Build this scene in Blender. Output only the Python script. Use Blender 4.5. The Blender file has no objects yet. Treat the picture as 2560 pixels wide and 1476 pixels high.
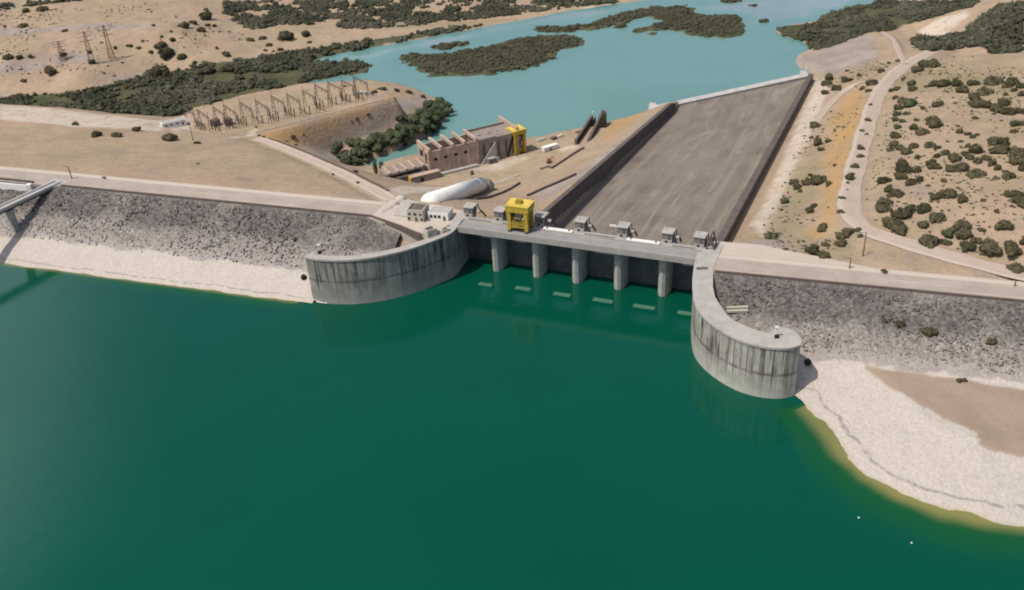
import bpy, math, random
import numpy as np
from mathutils import Vector, Matrix

# ------------------------------------------------------------------ camera
F, HC = 2400.0, 210.0                       # focal length in photo pixels (2560 wide), height over reservoir
_dn = np.array([253.0, 4022.0, F]); _dn /= np.linalg.norm(_dn)
_Y = np.array([0, 0, 1.0]) - _dn[2] * _dn; _Y /= np.linalg.norm(_Y)
_Z = -_dn; _X = np.cross(_Y, _Z)
R3 = np.array([_X, _Y, _Z])                 # photo-camera axes (x right, y down, z forward) -> world

scene = bpy.context.scene
C = scene.collection
cam = bpy.data.cameras.new('camera')
cam.sensor_width = 36.0
cam.lens = 36.0 * F / 2560.0
cam.clip_start = 1.0; cam.clip_end = 30000.0
cam_o = bpy.data.objects.new('camera', cam); C.objects.link(cam_o)
_m = np.column_stack([R3 @ [1, 0, 0], R3 @ [0, -1, 0], R3 @ [0, 0, -1]])
cam_o.matrix_world = Matrix.Translation((0, 0, HC)) @ Matrix(_m.tolist()).to_4x4()
scene.camera = cam_o

# ------------------------------------------------------------------ light
SUN_EL = math.radians(60); SUN_AZ = math.atan2(-0.87, -0.48)   # azimuth from +Y towards +X
world = bpy.data.worlds.new('World'); scene.world = world; world.use_nodes = True
wn = world.node_tree; wn.nodes.clear()
sky = wn.nodes.new('ShaderNodeTexSky'); sky.sky_type = 'NISHITA'; sky.sun_disc = False
sky.sun_elevation = SUN_EL; sky.sun_rotation = SUN_AZ % (2 * math.pi)
sky.air_density = 1.0; sky.dust_density = 2.6
bg = wn.nodes.new('ShaderNodeBackground'); bg.inputs['Strength'].default_value = 0.12
wo = wn.nodes.new('ShaderNodeOutputWorld')
# thin bright clouds low over the left of the reservoir
tc = wn.nodes.new('ShaderNodeTexCoord')
dot = wn.nodes.new('ShaderNodeVectorMath'); dot.operation = 'DOT_PRODUCT'
wn.links.new(tc.outputs['Generated'], dot.inputs[0])
_cd = Vector((-0.62, 0.66, 0.42)).normalized(); dot.inputs[1].default_value = _cd
cr = wn.nodes.new('ShaderNodeMapRange'); cr.interpolation_type = 'SMOOTHSTEP'
cr.inputs['From Min'].default_value = 0.945; cr.inputs['From Max'].default_value = 0.995
wn.links.new(dot.outputs['Value'], cr.inputs['Value'])
cnz = wn.nodes.new('ShaderNodeTexNoise'); cnz.inputs['Scale'].default_value = 3.0; cnz.inputs['Detail'].default_value = 4
wn.links.new(tc.outputs['Generated'], cnz.inputs['Vector'])
cmr = wn.nodes.new('ShaderNodeMapRange'); cmr.inputs['From Min'].default_value = 0.3; cmr.inputs['From Max'].default_value = 0.62
wn.links.new(cnz.outputs['Fac'], cmr.inputs['Value'])
cml = wn.nodes.new('ShaderNodeMath'); cml.operation = 'MULTIPLY'
wn.links.new(cr.outputs['Result'], cml.inputs[0]); wn.links.new(cmr.outputs['Result'], cml.inputs[1])
cmix = wn.nodes.new('ShaderNodeMix'); cmix.data_type = 'RGBA'
wn.links.new(cml.outputs[0], cmix.inputs['Factor']); wn.links.new(sky.outputs[0], cmix.inputs[6])
cmix.inputs[7].default_value = (13, 13.5, 14.5, 1)
wn.links.new(cmix.outputs[2], bg.inputs['Color']); wn.links.new(bg.outputs[0], wo.inputs[0])

sl = bpy.data.lights.new('sun', 'SUN'); sl.energy = 3.7; sl.angle = math.radians(0.6); sl.color = (1.0, 0.95, 0.88)
so = bpy.data.objects.new('sun', sl); C.objects.link(so)
SDIR = Vector((math.sin(SUN_AZ) * math.cos(SUN_EL), math.cos(SUN_AZ) * math.cos(SUN_EL), math.sin(SUN_EL)))
so.rotation_euler = SDIR.to_track_quat('Z', 'Y').to_euler(); so.location = (0, 300, 600)
scene.view_settings.view_transform = 'Standard'; scene.view_settings.look = 'None'
scene.view_settings.exposure = 0.06; scene.view_settings.gamma = 1.0
scene.cycles.max_bounces = 5; scene.cycles.diffuse_bounces = 2; scene.cycles.glossy_bounces = 3
scene.cycles.filter_width = 1.9

# ------------------------------------------------------------------ maths helpers
def ray(px, py):
    return R3 @ np.array([(px - 1280) / F, (py - 738) / F, 1.0])
def at(px, py, z=0.0):
    d = ray(px, py); t = (z - HC) / d[2]
    return np.array([d[0] * t, d[1] * t, z])
def xy(px, py, z=0.0): return at(px, py, z)[:2]

def hash2(ix, iy, seed):
    h = (ix.astype(np.int64) * 374761393 + iy.astype(np.int64) * 668265263 + seed * 1442695041) & 0xffffffff
    h = ((h ^ (h >> 13)) * 1274126177) & 0xffffffff
    h = (h ^ (h >> 16)) & 0xffffffff
    return h.astype(np.float64) / 4294967295.0
def vnoise(x, y, seed=0):
    x = np.asarray(x, float); y = np.asarray(y, float)
    ix = np.floor(x); iy = np.floor(y); fx = x - ix; fy = y - iy
    fx = fx * fx * (3 - 2 * fx); fy = fy * fy * (3 - 2 * fy)
    a = hash2(ix, iy, seed); b = hash2(ix + 1, iy, seed); c = hash2(ix, iy + 1, seed); d = hash2(ix + 1, iy + 1, seed)
    return (a * (1 - fx) + b * fx) * (1 - fy) + (c * (1 - fx) + d * fx) * fy - 0.5
def fbm(x, y, seed=0, octs=4):
    s = 0; a = 1.0
    for o in range(octs):
        s = s + a * vnoise(x * 2 ** o, y * 2 ** o, seed + o * 17); a *= 0.5
    return s
def sm(a, b, x):
    t = np.clip((x - a) / (b - a), 0, 1); return t * t * (3 - 2 * t)
def inpoly(x, y, poly):
    x = np.asarray(x, float); y = np.asarray(y, float); r = np.zeros(x.shape, bool); n = len(poly)
    for i in range(n):
        x1, y1 = poly[i]; x2, y2 = poly[(i + 1) % n]
        if y1 == y2: continue
        r ^= ((y1 > y) != (y2 > y)) & (x < (x2 - x1) * (y - y1) / (y2 - y1) + x1)
    return r
def dline(x, y, pts, closed=False):
    d = np.full(np.asarray(x).shape, 1e9); n = len(pts)
    for i in range(n if closed else n - 1):
        x1, y1 = pts[i]; x2, y2 = pts[(i + 1) % n]; dx, dy = x2 - x1, y2 - y1
        t = np.clip(((x - x1) * dx + (y - y1) * dy) / (dx * dx + dy * dy + 1e-9), 0, 1)
        d = np.minimum(d, np.hypot(x - x1 - t * dx, y - y1 - t * dy))
    return d
def sdist(x, y, poly):                      # + inside, - outside
    d = dline(x, y, poly, True); return np.where(inpoly(x, y, poly), d, -d)
def smooth_poly(pts, k=2, closed=True):     # Chaikin
    p = np.array(pts, float)
    for _ in range(k):
        q = np.roll(p, -1, 0) if closed else p[1:]
        a = p if closed else p[:-1]
        s = np.empty((len(a) * 2, p.shape[1])); s[0::2] = .75 * a + .25 * q; s[1::2] = .25 * a + .75 * q
        p = s if closed else np.vstack([p[:1], s, p[-1:]])
    return p

# ------------------------------------------------------------------ materials
def new_mat(name):
    m = bpy.data.materials.new(name); m.use_nodes = True
    nt = m.node_tree; nt.nodes.clear()
    return m, nt
class NT:
    def __init__(s, name):
        s.m, s.nt = new_mat(name)
        s.out = s.nt.nodes.new('ShaderNodeOutputMaterial')
        s.b = s.nt.nodes.new('ShaderNodeBsdfPrincipled')
        s.nt.links.new(s.b.outputs[0], s.out.inputs[0])
        s.b.inputs['Roughness'].default_value = 0.9; s.b.inputs['Specular IOR Level'].default_value = 0.2
    def n(s, t): return s.nt.nodes.new('ShaderNode' + t)
    def l(s, a, b): s.nt.links.new(a, b)
    def set(s, sock, v):
        if isinstance(v, bpy.types.NodeSocket): s.l(v, sock)
        elif isinstance(v, (tuple, list)) and len(v) == 3 and sock.type == 'RGBA': sock.default_value = (*v, 1)
        else: sock.default_value = v
    def pos(s): return s.n('NewGeometry').outputs['Position']
    def obj(s): return s.n('TexCoord').outputs['Object']
    def attr(s, name):
        a = s.n('Attribute'); a.attribute_name = name; return a.outputs['Fac']
    def sep(s, v):
        a = s.n('SeparateXYZ'); s.l(v, a.inputs[0]); return a.outputs
    def comb(s, x=0.0, y=0.0, z=0.0):
        a = s.n('CombineXYZ'); s.set(a.inputs[0], x); s.set(a.inputs[1], y); s.set(a.inputs[2], z); return a.outputs[0]
    def noise(s, vec, scale, detail=3, rough=0.55, dist=0.0):
        a = s.n('TexNoise'); s.l(vec, a.inputs['Vector']); a.inputs['Scale'].default_value = scale
        a.inputs['Detail'].default_value = detail; a.inputs['Roughness'].default_value = rough; a.inputs['Distortion'].default_value = dist
        return a.outputs['Fac']
    def vor(s, vec, scale, feat='F1', out='Distance'):
        a = s.n('TexVoronoi'); a.feature = feat; s.l(vec, a.inputs['Vector']); a.inputs['Scale'].default_value = scale
        return a.outputs[out]
    def math(s, op, a, b=0.0, c=None):
        q = s.n('Math'); q.operation = op; s.set(q.inputs[0], a); s.set(q.inputs[1], b)
        if c is not None: s.set(q.inputs[2], c)
        return q.outputs[0]
    def rng(s, v, a, b, lo=0.0, hi=1.0, smooth=True):
        q = s.n('MapRange'); q.interpolation_type = 'SMOOTHSTEP' if smooth else 'LINEAR'
        s.set(q.inputs['Value'], v); q.inputs['From Min'].default_value = a; q.inputs['From Max'].default_value = b
        q.inputs['To Min'].default_value = lo; q.inputs['To Max'].default_value = hi
        return q.outputs['Result']
    def mix(s, f, a, b, blend='MIX'):
        q = s.n('Mix'); q.data_type = 'RGBA'; q.blend_type = blend
        s.set(q.inputs['Factor'], f); s.set(q.inputs[6], a); s.set(q.inputs[7], b); return q.outputs[2]
    def bump(s, h, strength=0.5, dist=1.0):
        q = s.n('Bump'); q.inputs['Strength'].default_value = strength; q.inputs['Distance'].default_value = dist
        s.l(h, q.inputs['Height']); s.l(q.outputs[0], s.b.inputs['Normal'])
    def col(s, v): s.set(s.b.inputs['Base Color'], v)
    def rough(s, v): s.set(s.b.inputs['Roughness'], v)

def plain(name, rgb, var=0.25, scale=0.5, rough=0.8, metal=0.0, dark=None):
    t = NT(name); p = t.pos()
    d = dark or tuple(c * (1 - var) for c in rgb)
    f = t.rng(t.noise(p, scale, 4, 0.65), 0.3, 0.7)
    c = t.mix(f, rgb, d)
    f2 = t.rng(t.noise(p, scale * 7, 2), 0.35, 0.7, 0, 0.5)
    t.col(t.mix(f2, c, tuple(x * (1 - var * 0.7) for x in rgb))); t.rough(rough); t.b.inputs['Metallic'].default_value = metal
    return t.m

def ground_mat():
    t = NT('dry_ground'); p = t.pos()
    big = t.noise(p, 0.012, 4, 0.6, 0.5); mid = t.noise(p, 0.06, 4, 0.6); fine = t.noise(p, 0.45, 4, 0.7)
    warp = t.math('MULTIPLY', t.math('SUBTRACT', t.noise(p, 0.09, 5, 0.65), 0.5), 0.9)
    c = t.mix(t.rng(big, 0.38, 0.62), (0.372, 0.266, 0.188), (0.352, 0.272, 0.178))
    c = t.mix(t.rng(mid, 0.45, 0.7, 0, 0.55), c, (0.275, 0.212, 0.158))
    c = t.mix(t.rng(t.noise(p, 0.03, 3, 0.5), 0.55, 0.72, 0, 0.6), c, (0.40, 0.305, 0.212))
    dry = t.noise(p, 0.022, 5, 0.7, 0.6)
    c = t.mix(t.rng(dry, 0.47, 0.64, 0, 0.6), c, (0.275, 0.215, 0.132))
    c = t.mix(t.rng(t.noise(p, 0.035, 5, 0.7, 0.4), 0.54, 0.66, 0, 0.5), c, (0.25, 0.205, 0.168))
    c = t.mix(t.rng(t.noise(p, 0.16, 5, 0.75), 0.48, 0.68, 0, 0.5), c, (0.235, 0.185, 0.135))
    warp2 = t.math('MULTIPLY', t.math('SUBTRACT', t.noise(p, 0.35, 3, 0.6), 0.5), 0.5)
    warp = t.math('ADD', warp, warp2)
    def m(name): return t.rng(t.math('ADD', t.attr(name), warp), 0.2, 0.8)
    c = t.mix(t.math('MULTIPLY', m('grey'), 0.85), c, t.mix(t.rng(mid, .35, .65), (0.25, 0.205, 0.175), (0.33, 0.28, 0.245)))
    c = t.mix(t.math('MULTIPLY', t.math('MULTIPLY', m('ochre'), 0.9), t.rng(t.noise(p, 0.1, 5, 0.7, 0.4), 0.34, 0.54, 0.6, 1.0)), c, t.mix(t.rng(mid, .3, .7), (0.42, 0.245, 0.10), (0.35, 0.245, 0.125)))
    c = t.mix(t.math('MULTIPLY', t.math('MULTIPLY', m('pale'), 0.85), t.rng(t.noise(p, 0.12, 5, 0.7, 0.4), 0.34, 0.55, 0.4, 1.0)), c, (0.52, 0.445, 0.36))
    c = t.mix(t.math('MULTIPLY', m('grass_shade'), 0.6), c, (0.235, 0.20, 0.115))  # dry grass tint, also carries the painted scarp shade
    c = t.mix(t.math('MULTIPLY', m('green'), 0.95), c, t.mix(t.rng(mid, .35, .65), (0.045, 0.055, 0.028), (0.085, 0.085, 0.045)))
    c = t.mix(t.rng(fine, 0.5, 0.75, 0, 0.45), c, t.mix(1.0, c, (0.6, 0.58, 0.55), 'MULTIPLY'))
    tuft = t.rng(t.noise(p, 0.9, 2, 0.5), 0.63, 0.72, 0, 0.5)
    c = t.mix(t.math('MULTIPLY', tuft, t.rng(t.noise(p, 0.05, 2), .42, .6)), c, (0.12, 0.10, 0.06))
    t.col(c); t.bump(t.math('ADD', fine, t.math('MULTIPLY', mid, 2)), 0.9, 0.7); t.rough(1.0); t.b.inputs['Specular IOR Level'].default_value = 0.05
    return t.m

def riprap_mat():
    t = NT('riprap_rock'); p = t.pos(); z = t.sep(p)[2]
    n1 = t.noise(p, 0.05, 4, 0.6); n2 = t.noise(p, 0.25, 4, 0.7); n3 = t.noise(p, 0.9, 3, 0.7)
    zz = t.math('ADD', z, t.math('MULTIPLY', t.math('SUBTRACT', n2, 0.5), 2.0))
    zz = t.math('ADD', zz, t.math('MULTIPLY', t.math('SUBTRACT', n1, 0.5), 4.5))
    cell = t.vor(p, 1.5, 'F1', 'Color'); cs = t.sep(cell)[0]
    dist = t.vor(p, 1.5); d2 = t.vor(p, 0.6); c2 = t.sep(t.vor(p, 1.0, 'F1', 'Color'))[1]
    grey = t.mix(cs, (0.175, 0.152, 0.132), (0.28, 0.246, 0.218))
    grey = t.mix(t.rng(c2, 0.82, 1.0, 0, .6), grey, (0.40, 0.365, 0.335))
    dark = t.mix(t.rng(c2, 0.2, 0.9), (0.060, 0.054, 0.051), (0.135, 0.12, 0.112))
    dk = t.math('MULTIPLY', t.rng(zz, 12.0, 15.5), t.rng(n1, 0.30, 0.52, .35, 1))
    c = t.mix(t.math('MULTIPLY', dk, 0.8), grey, dark)
    mid = t.mix(cs, (0.25, 0.215, 0.192), (0.335, 0.295, 0.265))
    c = t.mix(t.rng(zz, 10.8, 8.2), c, mid)
    white = t.mix(cs, (0.395, 0.345, 0.295), (0.475, 0.42, 0.36))
    white = t.mix(t.rng(n3, 0.55, 0.75, 0, .5), white, (0.32, 0.28, 0.245))
    c = t.mix(t.rng(zz, 7.5, 6.7), c, white)
    # old waterlines on the beach
    wl = t.math('MULTIPLY', t.rng(t.math('ABSOLUTE', t.math('SUBTRACT', t.math('ADD', z, t.math('MULTIPLY', t.math('SUBTRACT', n1, .5), 1.2)), 1.1)), 0.22, 0.03), t.rng(n2, 0.36, 0.56))
    c = t.mix(t.math('MULTIPLY', wl, 0.75), c, (0.20, 0.18, 0.17))
    wl2 = t.math('MULTIPLY', t.rng(t.math('ABSOLUTE', t.math('SUBTRACT', t.math('ADD', z, t.math('MULTIPLY', t.math('SUBTRACT', n1, .5), 4.0)), 3.4)), 0.2, 0.0), t.rng(n2, 0.5, 0.65))
    c = t.mix(t.math('MULTIPLY', wl2, 0.4), c, (0.25, 0.22, 0.20))
    c = t.mix(t.math('MULTIPLY', t.attr('silt'), t.rng(t.noise(p, .25, 3), .1, .5, .8, 1.0)), c, t.mix(t.rng(n1, .35, .65), (0.26, 0.20, 0.145), (0.30, 0.225, 0.17)))
    c = t.mix(t.rng(z, 0.35, -0.1, 0, 0.5), c, (0.36, 0.30, 0.17))
    t.col(c); t.rough(1.0); t.b.inputs['Specular IOR Level'].default_value = 0.05
    t.bump(t.math('ADD', t.math('MULTIPLY', dist, -0.8), t.math('MULTIPLY', d2, -1.0)), 0.3, 0.5)
    return t.m

def water_mat(name, deep, mid, shallow_or_sheen, rough=0.06, ripple=0.02, ior=1.33, tint=(1, 1, 1)):
    t = NT(name); p = t.pos(); d = t.attr('depth')
    wob = t.math('MULTIPLY', t.math('SUBTRACT', t.noise(p, 0.06, 3), 0.5), 0.7)
    d = t.math('ADD', d, wob)
    c = t.mix(t.rng(d, -0.1, 1.35), shallow_or_sheen, mid)
    c = t.mix(t.rng(d, 0.9, 4.6), c, deep)
    c = t.mix(t.rng(t.noise(p, 0.008, 3), 0.4, 0.65, 0, 0.35), c, tuple(x * 0.75 for x in deep))
    t.col(c); t.rough(rough); t.b.inputs['IOR'].default_value = ior; t.b.inputs['Specular IOR Level'].default_value = 0.5; t.b.inputs['Specular Tint'].default_value = (*tint, 1)
    t.rough(t.rng(t.noise(p, 0.012, 4, .6, .5), 0.35, 0.65, rough, rough * 2.6))
    h = t.math('ADD', t.noise(p, 0.5, 3, 0.6), t.math('MULTIPLY', t.noise(p, 0.12, 2), 2.0))
    t.bump(h, ripple, 1.0)
    return t.m

def concrete_wall_mat(name, base, dark, streak=0.6, joints=6.0, zline=10.0, jfrom=-30):
    t = NT(name); p = t.pos(); z = t.sep(p)[2]; s = t.attr('s')
    v = t.comb(t.math('MULTIPLY', s, 0.55), t.math('MULTIPLY', z, 0.035), 0.0)
    st = t.noise(v, 1.0, 4, 0.65)
    v2 = t.comb(t.math('MULTIPLY', s, 0.16), t.math('MULTIPLY', z, 0.05), 3.0)
    st2 = t.noise(v2, 1.0, 3, 0.6)
    blot = t.noise(p, 0.22, 5, 0.7)
    up = t.rng(z, zline - 5.5, zline + 3, 0.25, 1.0)
    f = t.math('MULTIPLY', t.rng(st, 0.44, 0.62), t.math('MULTIPLY', up, t.rng(s, jfrom, jfrom + 14, .3, 1.0)))
    f = t.math('ADD', f, t.math('MULTIPLY', t.rng(st2, 0.5, 0.68), 0.5))
    c = t.mix(t.rng(blot, 0.35, 0.7), base, tuple(x * 0.78 for x in base))
    c = t.mix(t.math('MULTIPLY', f, streak), c, dark)
    jit = t.math('MULTIPLY', t.noise(t.comb(s, 0.0, 7.0), 0.11, 2), joints * 1.6)
    fr = t.math('ABSOLUTE', t.math('SUBTRACT', t.math('FRACT', t.math('DIVIDE', t.math('ADD', s, jit), joints)), 0.5))
    w = t.math('MULTIPLY', t.noise(v, 0.7, 2), 0.10)
    amt = t.rng(t.noise(t.comb(t.math('MULTIPLY', s, 0.16), 0.0, 2.0), 1.0, 3), 0.36, 0.62, 0.12, 1.0)
    amt = t.math('MULTIPLY', amt, t.rng(s, jfrom, jfrom + 14, .15, 1.0))
    j = t.math('MULTIPLY', t.rng(t.math('SUBTRACT', fr, w), 0.04, 0.0), t.rng(t.math('ADD', z, t.math('MULTIPLY', st2, 8)), zline - 4, zline + 5, 0.1, 1.0))
    c = t.mix(t.math('MULTIPLY', t.math('MULTIPLY', j, amt), 0.95), c, tuple(x * 0.6 for x in dark))
    pan = t.noise(t.comb(t.math('SNAP', s, joints), t.math('SNAP', z, 3.4), 9.0), 0.37, 0)
    c = t.mix(t.rng(pan, 0.4, 0.62, 0, 0.4), c, tuple(x * 0.62 for x in base))
    hz = t.math('ADD', z, t.math('MULTIPLY', t.math('SUBTRACT', st, .5), 1.5))
    ln = t.rng(t.math('ABSOLUTE', t.math('SUBTRACT', hz, zline)), 0.9, 0.2)
    c = t.mix(t.math('MULTIPLY', ln, t.rng(st2, 0.3, 0.6, 0.1, 0.7)), c, dark)
    c = t.mix(t.rng(z, zline - 5.5, 0.0, 0, 0.35), c, tuple(min(1, x * 1.2) for x in base))
    t.col(c); t.rough(0.9); t.bump(blot, 0.15, 0.5)
    return t.m

def chute_mat():
    t = NT('chute_concrete'); p = t.pos(); s = t.attr('s'); w = t.attr('t')
    bend = t.math('MULTIPLY', t.noise(t.comb(t.math('MULTIPLY', s, .006), t.math('MULTIPLY', w, .012), 1.0), 1.0, 3), 45.0)
    v = t.comb(t.math('MULTIPLY', s, 0.010), t.math('MULTIPLY', t.math('ADD', w, bend), 0.11), 0.0)
    st = t.noise(v, 1.0, 4, 0.6, 0.2)
    v2 = t.comb(t.math('MULTIPLY', s, 0.007), t.math('MULTIPLY', t.math('ADD', w, t.math('MULTIPLY', bend, .3)), 0.17), 5.0)
    st2 = t.noise(v2, 1.0, 3, 0.65); blot = t.noise(p, 0.05, 5, 0.65); fine = t.noise(p, .6, 3, .7)
    c = t.mix(t.rng(st, 0.35, 0.65), (0.21, 0.172, 0.138), (0.15, 0.121, 0.098))
    c = t.mix(t.rng(blot, 0.45, 0.7, 0, 0.5), c, (0.15, 0.122, 0.099))
    pale = t.math('MULTIPLY', t.rng(st2, 0.5, 0.72), t.rng(s, 240, 60, 0.15, 0.9))
    c = t.mix(pale, c, (0.33, 0.285, 0.24))
    c = t.mix(t.rng(fine, .5, .8, 0, .3), c, (0.13, 0.105, 0.09))
    jt = t.math('ABSOLUTE', t.math('SUBTRACT', t.math('FRACT', t.math('DIVIDE', s, 15.0)), .5))
    c = t.mix(t.rng(jt, .02, 0, 0, .4), c, (0.12, .10, .09))
    bl2 = t.noise(t.comb(t.math('MULTIPLY', s, 0.022), t.math('MULTIPLY', t.math('ADD', w, t.math('MULTIPLY', bend, .4)), 0.06), 8.0), 1.0, 6, 0.72, 0.8)
    c = t.mix(t.rng(bl2, .53, .66, 0, .6), c, (0.29, .25, .21))
    c = t.mix(t.rng(bl2, .46, .36, 0, .45), c, (0.125, .10, .083))
    jw = t.math('ABSOLUTE', t.math('SUBTRACT', t.math('FRACT', t.math('DIVIDE', w, 12.0)), .5))
    c = t.mix(t.rng(jw, .02, 0, 0, .35), c, (0.12, .10, .085))
    pn = t.noise(t.comb(t.math('SNAP', s, 15.0), t.math('SNAP', w, 12.0), 4.0), 0.21, 0)
    c = t.mix(t.rng(pn, .38, .62, 0, .35), c, (0.235, .195, .16))
    t.col(c); t.rough(0.85); t.bump(fine, .1, .3)
    return t.m

def road_mat(name, a, b, pale):
    t = NT(name); p = t.pos(); w = t.attr('t'); s = t.attr('s')
    f = t.noise(p, .12, 4, .65); g = t.noise(p, .8, 3, .7)
    c = t.mix(t.rng(f, .35, .65), a, b)
    tr = t.noise(t.comb(t.math('MULTIPLY', s, .02), t.math('MULTIPLY', w, 7.0), 0), 1.0, 3)
    c = t.mix(t.rng(tr, .5, .7, 0, .5), c, pale)
    c = t.mix(t.math('MULTIPLY', t.rng(w, .72, .84), t.rng(t.math('ADD', w, t.math('MULTIPLY', f, .1)), 1.1, .95, 0, .85)), c, pale)
    c = t.mix(t.rng(g, .5, .75, 0, .3), c, tuple(x * .7 for x in a))
    t.col(c); t.rough(.95)
    return t.m

def leaf_mat(name, a, b, c3, far=0.0):
    t = NT(name); p = t.pos()
    r = t.n('ObjectInfo').outputs['Random']; k = t.attr('rnd')
    f = t.noise(p, 0.8, 3, .6)
    c = t.mix(t.rng(f, .35, .65), a, b)
    big = t.noise(p, 0.03, 3, .6)
    c = t.mix(t.rng(big, .42, .62, 0, far), c, tuple(x * 1.55 for x in c3))
    c = t.mix(t.math('MULTIPLY', t.math('FRACT', t.math('ADD', t.math('MULTIPLY', r, 7.3), k)), .75), c, c3)
    c = t.mix(t.rng(t.noise(p, 2.5, 2), .5, .7, 0, .5), c, tuple(x * .55 for x in a))
    t.col(c); t.rough(.95); t.b.inputs['Specular IOR Level'].default_value = 0.05
    return t.m

M = {}
M['ground'] = ground_mat(); M['riprap'] = riprap_mat()
M['lake'] = water_mat('reservoir_water', (0.0006, 0.058, 0.033), (0.007, 0.070, 0.018), (0.20, 0.185, 0.06), 0.06, 0.016, 1.42, (0.45, 1.0, 1.0))
M['river'] = water_mat('river_water', (0.128, 0.245, 0.225), (0.14, 0.26, 0.235), (0.235, 0.285, 0.30), 0.10, 0.02, 1.5)  # third colour is the sky sheen painted on the far river
M['wall_dark'] = concrete_wall_mat('stained_concrete_dark', (0.30, 0.29, 0.26), (0.07, 0.068, 0.062), 0.8, 7.0, 11.0)
M['wall_light'] = concrete_wall_mat('stained_concrete_light', (0.44, 0.42, 0.36), (0.06, 0.048, 0.04), 0.85, 4.6, 10.0, 34)
M['chute'] = chute_mat()
M['concrete'] = plain('pale_concrete', (0.40, 0.37, 0.33), .22, .3)
M['deck'] = plain('deck_concrete', (0.355, 0.33, 0.305), .2, .25)
M['pier'] = plain('pier_concrete', (0.40, 0.39, 0.355), .3, .35)
M['dark_wall'] = plain('dark_brown_concrete', (0.14, 0.112, 0.096), .35, .2)
M['gate'] = plain('grey_steel_gate', (0.095, 0.10, 0.105), .45, .25, .6)
M['parapet'] = plain('brown_parapet', (0.15, 0.115, 0.095), .3, .4)
M['white'] = plain('white_paint', (0.72, 0.70, 0.65), .12, .4)
M['cream'] = plain('cream_render', (0.50, 0.45, 0.37), .2, .4)
M['penstock'] = plain('white_painted_steel', (0.80, 0.78, 0.71), .08, .15, .5)
M['yellow'] = plain('yellow_paint', (0.56, 0.40, 0.06), .45, .9, .5)
M['yellow_d'] = plain('dirty_yellow_paint', (0.36, 0.26, 0.04), .4, .6, .6)
M['grey_steel'] = plain('grey_steel', (0.20, 0.20, 0.195), .3, .8, .5)
M['sill'] = plain('pale_sill_concrete', (0.50, 0.47, 0.43), .3, .2)
M['dark'] = plain('dark_opening', (0.02, 0.019, 0.018), .3, .5)
M['pink'] = plain('bare_pink_concrete', (0.50, 0.375, 0.285), .35, .18)
M['ph_dark'] = plain('weathered_grey_concrete', (0.30, 0.245, 0.205), .35, .2)
M['rust'] = plain('rust_brown_steel', (0.17, 0.12, 0.095), .35, .6)
M['glass'] = plain('window_glass', (0.03, 0.032, 0.036), .2, .5, .2)
M['rust_box'] = plain('orange_paint', (0.33, 0.13, 0.06), .3, .6)
M['tyre'] = plain('black_rubber', (0.022, 0.021, 0.02), .3, 1.0)
M['road'] = road_mat('crest_road_gravel', (0.31, 0.26, 0.215), (0.36, 0.30, 0.25), (0.50, 0.425, 0.34))
M['dirt'] = road_mat('dirt_track', (0.37, 0.295, 0.235), (0.42, 0.33, 0.265), (0.47, 0.39, 0.32))
M['plaza'] = road_mat('sandy_plaza', (0.42, 0.355, 0.29), (0.46, 0.39, 0.32), (0.50, 0.43, 0.35))
M['leaf'] = leaf_mat('olive_leaves', (0.070, 0.064, 0.036), (0.048, 0.046, 0.026), (0.112, 0.096, 0.056), 0.35)
M['leaf_green'] = leaf_mat('green_leaves', (0.072, 0.090, 0.046), (0.050, 0.066, 0.033), (0.105, 0.112, 0.062))
M['leaf_far'] = leaf_mat('thicket_leaves', (0.066, 0.070, 0.044), (0.046, 0.052, 0.033), (0.100, 0.096, 0.064), 0.75)
M['reed'] = leaf_mat('reed_leaves', (0.078, 0.074, 0.048), (0.060, 0.062, 0.042), (0.090, 0.086, 0.054), 0.4)
M['dry'] = leaf_mat('dry_tufts', (0.12, 0.105, 0.06), (0.16, 0.13, 0.075), (0.09, 0.085, 0.05), 0.3)
M['bark'] = plain('bark', (0.10, 0.075, 0.055), .3, 2.0)

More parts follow.
